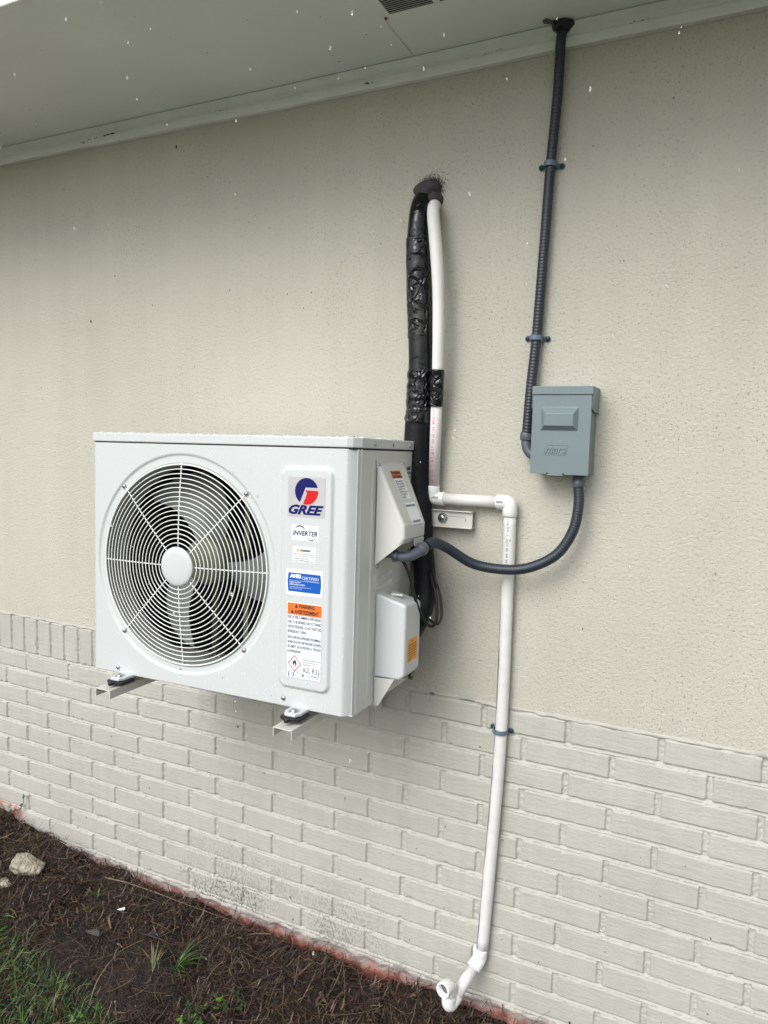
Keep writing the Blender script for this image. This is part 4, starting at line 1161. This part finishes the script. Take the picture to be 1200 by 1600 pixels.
# swing fitting and trap
T0 = np.array((.0225, -.024, -.6935)); T1 = np.array((-.0240, -.126, -.7745)); dv = (T1 - T0) / np.linalg.norm(T1 - T0)
mb = MB(); elbow(mb, T0, (-.045, 0, -1), dv, .030, .0192, .013, .008)
o = mb.build('elbow', [M_pvcf]); under(o, dp)
mb = MB(); mb.cyl(T0 + dv * .026, T1 - dv * .012, .0150, seg=28)
o = mb.build('slanting_pipe', [M_pvc]); under(o, dp)
mb = MB(); elbow(mb, T1, dv, (-.03, .0, 1), .034, .0190, .012, .014)
o = mb.build('elbow', [M_pvcf]); under(o, dp)
T2 = T1 + np.array((-.001, 0, .060)); do = np.array((-.22, -.95, .10)); do /= np.linalg.norm(do)
mb = MB()
c = T2; di = np.array((0, 0, 1.)); leg = .027
pts = [c - di * leg, c - di * (leg - .001), c - di * .012] + [(1 - t) ** 2 * (c - di * .012) + 2 * t * (1 - t) * c + t * t * (c + do * .012) for t in (.25, .5, .75)] + [c + do * .012, c + do * .030, c + do * .0315, c + do * .0315, c + do * .012, c - do * .001]
rr = [.0180, .0188, .0188, .0186, .0186, .0186, .0190, .0192, .0185, .0148, .0146, .0140]
mb.tube([(*p, q) for p, q in zip(pts[:9], rr[:9])], seg=30, cap=False)
bq = len(mb.v) - 30
ring = [np.array(q) for q in mb.v[-30:]]; cc_ = sum(ring) / 30
for dd, rr_ in ((0.0, .0152), (-.0180, .0146)):
    mb.v += [tuple(cc_ + (q - cc_) * (rr_ / .0185) + do * dd) for q in ring]
n0 = len(mb.v) - 90
mb.f += [[n0 + 30 + k, n0 + 30 + (k + 1) % 30, n0 + 60 + (k + 1) % 30, n0 + 60 + k] for k in range(30)]; mb.m += [0] * 30; mb.s += [True] * 30
# front annulus
b1 = len(mb.v) - 60
mb.f += [[bq + k, bq + (k + 1) % 30, b1 + (k + 1) % 30, b1 + k] for k in range(30)]; mb.m += [0] * 30; mb.s += [False] * 30
mb.cyl(c + do * .0140, c + do * .0150, .0147, seg=30, mat=1)  # dark disc painted for the shade deep in the white bore
o = mb.build('open_elbow', [M_pvcf, node_mat('bore_shade', (.10, .105, .10), .6)]); under(o, dp)
# ------------------------------------------------------------------ line set
ls = empty('refrigerant_line_set', (-.2, -.02, 1.29))
tag(ls, 'thick black taped refrigerant line bundle coming out of the wall behind the unit', 'pipe')
LINE = [(-0.2094, 0.010, 1.3080, .0240), (-0.2100, -0.022, 1.2850, .0220), (-0.2117, -0.035, 1.2496, .0215), (-0.2111, -0.035, 1.1791, .0262), (-0.2061, -0.035, 1.0839, .0277), (-0.1993, -0.035, 0.9878, .0278), (-0.1942, -0.035, 0.8911, .0279), (-0.1938, -0.035, 0.8263, .028), (-0.1952, -0.035, 0.7609, .0289), (-0.1973, -0.035, 0.662, .0300), (-0.19, -0.038, 0.5626, .0292), (-0.1803, -0.045, 0.4966, .0283), (-0.1655, -0.057, 0.3983, .0257), (-0.1502, -0.07, 0.3342, .0248), (-0.1424, -0.085, 0.2875, .0254), (-0.1463, -0.11, 0.2388, .026), (-0.1559, -0.15, 0.2003, .0256), (-0.1700, -0.21, 0.1757, .0237)]
LP = resample(catmull(LINE, 10), .0030)[0]; LP[:, 3] *= 1.12; LP[:, 0] -= .0025
def seg_of(z0, z1): return LP[(LP[:, 2] <= z0 + .004) & (LP[:, 2] >= z1 - .004)]
rs_ = np.random.default_rng(5); TT = rs_.random((64, 64))
def wr(amp, fs, fa, flat=.9):
    def f(t, a, x):
        q = x[2] * fs; p = a / (2 * math.pi) * fa
        qi, pi_ = int(math.floor(q)), int(math.floor(p)); fq, fp = q - qi, p - pi_
        g = lambda i, j: TT[i % 64, (j % int(fa)) % 64]
        v = (g(qi, pi_) * (1 - fp) + g(qi, pi_ + 1) * fp) * (1 - fq) + (g(qi + 1, pi_) * (1 - fp) + g(qi + 1, pi_ + 1) * fp) * fq
        return 1 + amp * (v - .5) + .03 * math.cos(2 * a)
    return f
mb = MB(); mb.tube(seg_of(1.30, 1.185), seg=36, rfun=wr(.07, 24, 6)); o = mb.build('foam_collar', [M_tapef]); under(o, ls)
mb = MB(); q = seg_of(1.190, .945).copy(); q[:, 3] *= 1.03; mb.tube(q, seg=48, rfun=wr(.10, 38, 8)); o = mb.build('glossy_tape_wrap', [M_tape]); under(o, ls)
mb = MB(); mb.tube(seg_of(.95, .84), seg=36, rfun=wr(.05, 20, 6)); o = mb.build('smooth_wrap', [M_tapef]); under(o, ls)
mb = MB(); q = seg_of(.858, .730).copy(); q[:, 3] *= 1.06; mb.tube(q, seg=48, rfun=wr(.13, 110, 12)); o = mb.build('crumpled_tape', [M_tape]); under(o, ls)
q = resample(catmull([(-.1413, -.055, .8600, .0168), (-.1425, -.0535, .82, .0170), (-.1448, -.050, .7690, .0168)], 8), .003)[0]
mb = MB(); mb.tube(q, seg=40, rfun=wr(.10, 120, 10)); o = mb.build('pipe_tape', [M_tape]); under(o, ls)
mb = MB(); q = seg_of(.74, .10); q = q[q[:, 2] < .745]; mb.tube(q, seg=36, rfun=wr(.07, 26, 5)); o = mb.build('foam_sleeve', [M_foam]); under(o, ls)
mb = MB(); q = seg_of(.64, .50).copy(); q[:, 3] *= .62; q[:, 0] -= .012; q[:, 1] -= .017; mb.tube(q, seg=24, rfun=wr(.06, 30, 5)); o = mb.build('inner_line', [M_foam]); under(o, ls)
# cable
cb = empty('control_cable', (-.13, -.22, .30)); tag(cb, 'thin black cable hanging in a loop from beneath the electrical cover', 'cable')
CABLE = [(-.1500, -.275, .4080), (-0.1453, -0.235, 0.4004), (-0.1305, -0.22, 0.3605), (-0.1203, -0.2, 0.2959), (-0.1151, -0.16, 0.2439), (-0.1061, -0.13, 0.2206), (-0.0969, -0.12, 0.2376), (-0.1030, -0.11, 0.2885), (-0.1184, -0.1, 0.326), (-.130, -.09, .35)]
mb = MB(); mb.tube(resample(catmull(CABLE, 8), .006)[0], .0040, seg=12); o = mb.build('cable_strand', [M_rubber]); under(o, cb)
P2 = [(x + .007 + .004 * math.sin(i), y + .006, z + .006) for i, (x, y, z) in enumerate(CABLE[4:])]
mb = MB(); mb.tube(resample(catmull(P2, 8), .006)[0], .0034, seg=12); o = mb.build('cable_strand', [M_rubber]); under(o, cb)

# putty at the wall hole and foam at the soffit
def blob(name, c, rad, mat, amp, seed, label, cat, n=(40, 24), fr=9):
    r_ = np.random.default_rng(seed); T = r_.random((32, 32)); V = []
    for i in range(n[1] + 1):
        t = math.pi * i / n[1]
        for k in range(n[0]):
            a = 2 * math.pi * k / n[0]
            u = k / n[0] * fr; v = i / n[1] * fr; ui, vi = int(u), int(v); fu, fv_ = u - ui, v - vi
            g = lambda p, q: T[p % fr, q % 32]
            nz = (g(ui, vi) * (1 - fu) + g(ui + 1, vi) * fu) * (1 - fv_) + (g(ui, vi + 1) * (1 - fu) + g(ui + 1, vi + 1) * fu) * fv_
            q = 1 + amp * (nz - .5) * math.sin(t) ** .5
            V.append((c[0] + rad[0] * q * math.sin(t) * math.cos(a), c[1] + rad[1] * q * math.sin(t) * math.sin(a), c[2] + rad[2] * q * math.cos(t)))
    F = [[i * n[0] + k, (i + 1) * n[0] + k, (i + 1) * n[0] + (k + 1) % n[0], i * n[0] + (k + 1) % n[0]] for i in range(n[1]) for k in range(n[0])]
    o = mesh_obj(name, V, F, mat); 
    if label: tag(o, label, cat)
    return o
pu = empty('wall_sealant', (-.205, 0, 1.31)); tag(pu, 'dark grey putty sealing the hole where the black bundle leaves the wall', 'sealant')
o = blob('putty_cap', (-.2040, -.006, 1.3130), (.0350, .036, .0270), M_putty, .25, 3, None, None); under(o, pu)
o = blob('putty_fillet', (-.1860, -.004, 1.2930), (.0230, .030, .0200), M_putty, .3, 4, None, None); under(o, pu)
mb = MB()
for _ in range(2600):
    a = random.gauss(1.35, .62); r = .024 + random.expovariate(1 / .0048); x = -.2000 + 1.15 * r * math.cos(a); z = 1.3120 + 1.05 * r * math.sin(a)
    s_ = random.uniform(.0005, .0012); mb.ball((x, -.0004, z), s_, (1, .5, 1), seg=5, rings=3)
o = mb.build('smeared_specks', [M_putty]); under(o, pu); o['kind'] = 'stuff'
sf = empty('soffit_sealant', (.1256, -.024, 1.64)); tag(sf, 'ragged black sealant around conduit where it enters the soffit', 'sealant')
o = blob('sealant_lump', (.1256, -.026, 1.6370), (.0235, .024, .0150), node_mat('black_sealant', (.008, .008, .010), .45), .55, 8, None, None, fr=7); under(o, sf)
mb = MB()
mb.add([(.085, -.055, ZS - .0008), (.112, -.045, ZS - .010), (.118, -.030, ZS - .0012), (.095, -.062, ZS - .0006), (.088, -.047, ZS - .004)], [(0, 4, 1), (1, 2, 3), (0, 3, 2), (0, 1, 3), (0, 2, 4), (4, 2, 1)], 0)
o = mb.build('torn_soffit_flap', [node_mat('torn_edge', (.10, .09, .08), .8)]); under(o, sf)
mb = MB()
mb.add([(.140, -.030, ZS - .006), (.168, -.026, ZS - .0010), (.178, -.020, ZS - .0014), (.150, -.014, ZS - .008)], [(0, 1, 2, 3), (3, 2, 1, 0)], 1)
o = mb.build('torn_soffit_flap', [node_mat('torn_edge', (.10, .09, .08), .8), node_mat('torn_board', (.17, .15, .15), .8)]); under(o, sf)
# ------------------------------------------------------------------ ground
GXK = [-8, -1.92, -1.6, -1.3, -1.0, -.6, -.4, -.15, .04, .16, .4, 1, 8]
GZK = [-.775, -.775, -.815, -.840, -.857, -.852, -.868, -.864, -.860, -.849, -.85, -.87, -.87]
def ground_z(x, y):
    x = np.asarray(x, float); y = np.asarray(y, float)
    z = np.interp(x, GXK, GZK)
    f = sstep(0, -.55, y)
    z = z * (1 - f) + (-.87) * f + .018 * np.exp(-((y + .17) / .12) ** 2)
    near = sstep(-3.5, -2.0, y) * sstep(-4.5, -3.0, x) * sstep(3, 2, x)
    z = z - .016 * sstep(-.09, -.01, y) + near * ((vnoise(x, y, 7, 41) - .5) * .034 + (vnoise(x, y, 21, 42) - .5) * .018 + (vnoise(x, y, 60, 43) - .5) * .008)
    z = np.where(y > .02, -.90, z)
    return z
gx = np.concatenate([-np.geomspace(400, 3.0, 30), np.arange(-2.9, 1.2, .013), np.geomspace(1.3, 400, 30)])
gy = np.concatenate([-np.geomspace(400, 1.6, 30), np.arange(-1.55, .035, .013), np.geomspace(.05, 400, 20)])
GX, GY = np.meshgrid(gx, gy)
GZ = ground_z(GX, GY)
o = mesh_obj('ground', np.stack([GX, GY, GZ], -1).reshape(-1, 3), grid_faces(*GX.shape), M_soil)
tag(o, kind='structure')

def strips(n, xf, yf, lf, wf, lift, curl, mats, probs, name, tilt=.35, up_=None, nseg=3, taper=.6, seed=1, taper_end=None):
    r = np.random.default_rng(seed)
    x = xf(r, n); y = yf(r, n, x); z = ground_z(x, y) + r.uniform(*lift, n)
    if name == 'mulch': z = np.where((np.hypot((x + .97) / .24, (y + .37) / .12) < 1) & (r.random(n) < .75), z - .05, z)
    L = lf(r, n); wd = wf(r, n); h = r.uniform(0, 2 * np.pi, n)
    pitch = r.normal(0, tilt, n) if up_ is None else up_(r, n)
    cv = r.normal(0, curl, n); cv2 = r.normal(0, curl, n)
    t = np.linspace(0, 1, nseg + 1)
    V = np.zeros((n, nseg + 1, 2, 3))
    px, py, pz = x.copy(), y.copy(), z.copy(); hh = h.copy(); pp = pitch.copy()
    for k in range(nseg + 1):
        ta = 1 - (1 - taper) * (2 * abs(t[k] - .5)) if taper_end is None else 1 - (1 - taper_end) * t[k] ** 1.5
        sx_, sy_ = -np.sin(hh) * wd * ta / 2, np.cos(hh) * wd * ta / 2
        V[:, k, 0] = np.stack([px - sx_, py - sy_, pz], -1); V[:, k, 1] = np.stack([px + sx_, py + sy_, pz + wd * .2], -1)
        st = L / nseg
        px = px + np.cos(hh) * np.cos(pp) * st; py = py + np.sin(hh) * np.cos(pp) * st; pz = pz + np.sin(pp) * st
        hh = hh + cv / nseg; pp = pp + (cv2 / nseg if up_ is None else -np.abs(cv2) / nseg)
    V[..., 1] = np.minimum(V[..., 1], -.008)
    base = np.arange(n)[:, None] * (nseg + 1) * 2
    k = np.arange(nseg)[None, :] * 2
    F = np.stack([base + k, base + k + 1, base + k + 3, base + k + 2], -1).reshape(-1, 4)
    mi = np.repeat(r.choice(len(mats), n, p=probs), nseg)
    return mesh_obj(name, V.reshape(-1, 3), F, mats, mi=mi)
o = strips(30000, lambda r, n: r.uniform(-2.4, .7, n), lambda r, n, x: -.012 - r.random(n) ** 1.1 * .70, lambda r, n: r.gamma(3, .0085, n) + .008,
           lambda r, n: r.gamma(3, .0007, n) + .0006, (0, .014), .9, BROWNS, (.27, .25, .20, .12, .05, .11), 'mulch')
tag(o, kind='stuff')
o = strips(2400, lambda r, n: r.uniform(-2.4, .5, n), lambda r, n, x: -.015 - r.random(n) ** 1.4 * .6, lambda r, n: r.uniform(.05, .15, n),
           lambda r, n: r.uniform(.0007, .0018, n), (.006, .022), .7, [BROWNS[4], BROWNS[5], BROWNS[1], BROWNS[3]], (.12, .30, .35, .23), 'dry_stalks', tilt=.12, nseg=5, seed=3)
tag(o, kind='stuff')
o = strips(9000, lambda r, n: r.uniform(-3.5, 2.5, n), lambda r, n, x: -.70 - r.random(n) * .9, lambda r, n: r.gamma(3, .010, n) + .01,
           lambda r, n: r.uniform(.001, .003, n), (0, .010), .9, BROWNS, (.30, .27, .20, .12, .03, .08), 'mulch', seed=5)
tag(o, kind='stuff')
# grass: clumps in the lower left, thinning towards the wall
def gpos(r, n): return r.uniform(-2.3, -.45, n)
def gpy(r, n, x):
    edge = np.interp(x, [-2.3, -1.75, -1.4, -1.15, -.9, -.72, -.5], [-.12, -.22, -.36, -.40, -.46, -.50, -.62])
    return edge - np.abs(r.normal(0, .16, n)) - r.random(n) * .05
def upg(r, n): return r.uniform(.35, 1.35, n)
o = strips(5200, gpos, gpy, lambda r, n: r.uniform(.025, .08, n), lambda r, n: r.uniform(.0014, .0040, n), (-.003, .002), 1.3, GREENS, (.28, .32, .18, .14, .08), 'grass', up_=upg, nseg=5, seed=11, taper_end=.08)
tag(o, kind='stuff')
o = strips(9000, lambda r, n: r.uniform(-4, 3, n), lambda r, n, x: -.85 - r.random(n) ** 1.3 * 2.6, lambda r, n: r.uniform(.03, .08, n), lambda r, n: r.uniform(.0016, .0040, n), (-.003, .002), 1.2, GREENS, (.28, .32, .2, .14, .06), 'grass', up_=upg, nseg=4, seed=12, taper_end=.08)
tag(o, kind='stuff')

# individual weeds ------------------------------------------------------
def weed(loc, blades, length, label, seed, leaf=False, lean=None, dry=.0, wid=.004):
    x, y = loc; z = float(ground_z(x, y)); r = np.random.default_rng(seed)
    e = empty('grass_tuft' if not leaf else 'broadleaf_weed', (x, y, z)); tag(e, label, 'weed')
    mb = MB()
    for b in range(blades):
        h = r.uniform(0, 2 * math.pi) if lean is None else lean + r.normal(0, .5)
        L = length * r.uniform(.55, 1.1); p = r.uniform(.5, 1.3); P = np.array([r.normal(0, .006), r.normal(0, .006), -.002]); n = 6
        wd = wid * r.uniform(.7, 1.2); V = []
        mt = int(r.choice([0, 1, 2])) if r.random() > dry else 3
        for k in range(n + 1):
            t = k / n; ww = wd * (1 - t ** 1.6 * .95) * (.5 + min(1, t * 3) * .5)
            s_ = np.array([-math.sin(h), math.cos(h), 0]) * ww / 2
            V += [tuple(P - s_), tuple(P + np.array([0, 0, -ww * .15])), tuple(P + s_)]
            P = P + np.array([math.cos(h) * math.cos(p), math.sin(h) * math.cos(p), math.sin(p)]) * L / n; p -= r.uniform(.10, .28)
        mb.add(V, [(3 * k + j, 3 * k + j + 1, 3 * k + 4 + j, 3 * k + 3 + j) for k in range(n) for j in (0, 1)], mt, True)
        if leaf:
            for q in range(3):
                a = h + q * 2.1; c = np.array(V[-2]); pts = []
                for k in range(8):
                    t = 2 * math.pi * k / 8; u = .0058 * (1 + math.cos(t)); v_ = .0044 * math.sin(t)
                    pts.append((c[0] + u * math.cos(a) - v_ * math.sin(a), c[1] + u * math.sin(a) + v_ * math.cos(a), c[2] + .003 * math.cos(t * 2)))
                mb.add(pts, [list(range(8))], mt, False)
    o = mb.build('leaves', [GREENS[0], GREENS[1], GREENS[2], GREENS[4]], e)
    return e
weed((-.800, -.275), 26, .11, 'green grass tuft alone in the middle of the bare mulch', 1, lean=.6, wid=.0045)
weed((-.850, -.310), 14, .085, 'small half dry grass tuft left of the lone green tuft', 2, dry=.5, lean=2.2)
weed((-.580, -.300), 16, .045, 'low broad leaved weed in the mulch near the open pipe end', 3, leaf=True)
weed((-.640, -.400), 16, .050, 'low broad leaved weed at the bottom edge of the mulch', 4, leaf=True)
weed((-.90, -.500), 22, .050, 'broad leaved weed among the grass at the bottom left', 5, leaf=True)
weed((-1.25, -.150), 12, .050, 'tiny grass sprig in brown mulch beside the pale rock', 6)
weed((-1.90, -.090), 22, .085, 'grass tuft against the wall at the far left', 8)
weed((-.455, -.275), 9, .040, 'small sprig of grass in mulch left of the open pipe', 9)
# climbing twig by the wall
tw = empty('twig_weed', (-1.86, -.02, -.78)); tag(tw, 'thin leafy twig climbing against the painted bricks at far left', 'weed')
mb = MB(); P = resample(catmull([(-1.875, -.03, -.80, .0018), (-1.84, -.022, -.765, .0015), (-1.795, -.018, -.745, .0013), (-1.770, -.016, -.715, .0011), (-1.765, -.016, -.675, .0008)], 6), .006)[0]; mb.tube(P, seg=6)
mb.tube([(-1.84, -.022, -.765, .0012), (-1.80, -.03, -.785, .0007)], seg=5)
o = mb.build('twig', [BROWNS[1]]); under(o, tw)
mb = MB()
for k in range(26):
    p = P[random.randint(len(P) // 3, len(P) - 1)]; a = random.uniform(0, 6.28); L = random.uniform(.006, .014)
    d1 = Vector((math.cos(a), -.3 * abs(math.sin(a)), math.sin(a) * .8 + .3)).normalized(); s1 = d1.cross(Vector((0, 1, 0))).normalized() * L * .28
    c = Vector(p[:3]); mb.add([c, c + d1 * L * .5 + s1, c + d1 * L, c + d1 * L * .5 - s1], [(0, 1, 2, 3)], k % 2)
o = mb.build('leaves', [GREENS[1], GREENS[3]]); under(o, tw)

# stones -----------------------------------------------------------------
def rock(c, rad, seed, label, mat):
    z = float(ground_z(c[0], c[1]))
    r = np.random.default_rng(seed); n = (36, 20)
    planes = [(Vector(r.normal(0, 1, 3)).normalized(), r.uniform(.52, .86)) for _ in range(16)]
    V = []
    for i in range(n[1] + 1):
        t = math.pi * i / n[1]
        for k in range(n[0]):
            a = 2 * math.pi * k / n[0]; d_ = Vector((math.sin(t) * math.cos(a), math.sin(t) * math.sin(a), math.cos(t)))
            q = min([1.0] + [h / max(1e-3, d_.dot(p)) for p, h in planes if d_.dot(p) > 0])
            q *= 1 + .03 * math.sin(7 * a + 5 * t) * math.sin(t) + .02 * math.sin(17 * a - 9 * t) * math.sin(t)
            V.append((rad[0] * q * d_.x, rad[1] * q * d_.y, rad[2] * q * d_.z))
    F = [[i * n[0] + k, (i + 1) * n[0] + k, (i + 1) * n[0] + (k + 1) % n[0], i * n[0] + (k + 1) % n[0]] for i in range(n[1]) for k in range(n[0])]
    o = mesh_obj('rock', V, F, mat); o.location = (c[0], c[1], z + c[2]); tag(o, label, 'rock'); return o
o = rock((-1.535, -.190, .014), (.078, .050, .044), 5, 'large pale limestone rock on mulch at the left edge', M_rock); o.rotation_euler = (.1, .15, .5)
rock((-1.545, -.258, .004), (.030, .022, .018), 8, 'small pale stone just in front of the large rock', M_rock)
# litter
def scrap(name, c, size, mat, label, cat, rot, seed):
    z = float(ground_z(c[0], c[1])); r = np.random.default_rng(seed); mb = MB(); n = 9; V = []
    for th in (0, 1):
        for k in range(n):
            a = 2 * math.pi * k / n; q = r.uniform(.7, 1.1) if th == 0 else None
            if th == 0: V.append((size[0] * q * math.cos(a), size[1] * q * math.sin(a), size[2] * math.sin(2 * a)))
            else: p = V[k]; V.append((p[0] * .95, p[1] * .95, p[2] + .0012))
    mb.add(V, [list(range(n))[::-1], list(range(n, 2 * n))] + [(k, (k + 1) % n, (k + 1) % n + n, k + n) for k in range(n)])
    o = mb.build(name, [mat]); o.location = (c[0], c[1], z + .014); o.rotation_euler = rot; tag(o, label, cat)
scrap('paper_scrap', (-1.105, -.185), (.014, .005, .002), M_white, 'tiny white scrap lying on the brown mulch', 'litter', (.1, -.1, .5), 1)
scrap('plastic_scrap', (-.945, -.215), (.020, .012, .005), node_mat('dark_blue_plastic', (.03, .04, .07), .25), 'crumpled dark blue plastic scrap on the mulch', 'litter', (.2, .3, .9), 2)
scrap('grey_chip', (-1.115, -.285), (.030, .013, .003), node_mat('grey_clod', (.075, .072, .062), .8, bump=.004, bscale=80), 'flat grey clod of earth lying in the mulch', 'clod', (.05, .1, .3), 3)
tg = empty('dead_branch', (-1.1, -.08, -.84)); tag(tg, 'long thin dry stalk lying along the foot of the wall', 'twig')
pts = [(-1.28, -.085), (-1.18, -.075), (-1.05, -.055), (-.93, -.050), (-.78, -.030), (-.66, -.028)]
P = catmull([(x, y, float(ground_z(x, y)) + .014 + .004 * math.sin(9 * x), .0024 - .0003 * i) for i, (x, y) in enumerate(pts)], 6); mb = MB(); mb.tube(P, seg=7)
o = mb.build('stalk', [BROWNS[4]]); under(o, tg)
# long grass stem across the bare soil
st = empty('bent_straw', (-.93, -.45, -.86)); tag(st, 'long pale bent grass stem reaching over the dark soil', 'twig')
P = catmull([(-.93, -.47, -.862, .0014), (-.935, -.43, -.815, .0012), (-.93, -.36, -.785, .0009), (-.90, -.29, -.780, .0006)], 8); mb = MB(); mb.tube(P, seg=6)
o = mb.build('stalk', [GREENS[4]]); under(o, st)

# loose specks on trim and wall
mb = MB()
for x, z, s_ in ((-1.42, 1.604, .006), (-1.36, 1.612, .008), (-1.30, 1.613, .010), (-.86, 1.613, .004), (-.36, 1.604, .007), (-.05, 1.615, .004), (.30, 1.613, .005)):
    for k in range(4): mb.ball((x + random.uniform(-.03, .03), -.0185, z + random.uniform(-.003, .003)), s_ * random.uniform(.15, .35), (2.2, .3, .6), seg=6, rings=4)
for k in range(46):
    x = random.uniform(-1.9, .6); z = random.uniform(.2, 1.55); mb.ball((x, -.0006, z), random.uniform(.0007, .0018), (1, .5, random.uniform(.8, 2)), seg=5, rings=3)
for x, z in ((-1.035, 1.545), (-1.40, 1.045)): mb.ball((x, -.001, z), .0028, (1, .6, 2.0), seg=6, rings=4)
for k in range(40):
    x = random.uniform(-1.8, .5); mb.ball((x, random.uniform(-.56, -.06), ZS - .0006), random.uniform(.0006, .0016), (2, .8, .4), seg=5, rings=3)
o = mb.build('dirt_specks', [node_mat('speck_brown', (.035, .03, .025), .8)]); tag(o, kind='stuff')
# falling rain
mb = MB()
ci = cm.translation
for k in range(240):
    dpt = random.uniform(.45, 1.7); u = random.uniform(-.55, .55); v_ = random.uniform(-.75, .75)
    p = ci + fwd * dpt + right * (u * dpt) + up * (v_ * dpt)
    if p.y > -.03 or p.z < -.7 or (p.x < -.1 and p.y > -.44 and p.z < .75): continue
    r_ = random.uniform(.0005, .0011) * (1.4 if random.random() < .08 else 1)
    mb.ball(p, r_, (1, 1, random.uniform(1.1, 2.2)), seg=8, rings=6)
M_rain = water_mat(); M_rain.name = 'rain_drop'; M_rain.node_tree.nodes['Principled BSDF'].inputs['Transmission Weight'].default_value = .85
o = mb.build('raindrops', [M_rain]); tag(o, kind='stuff')
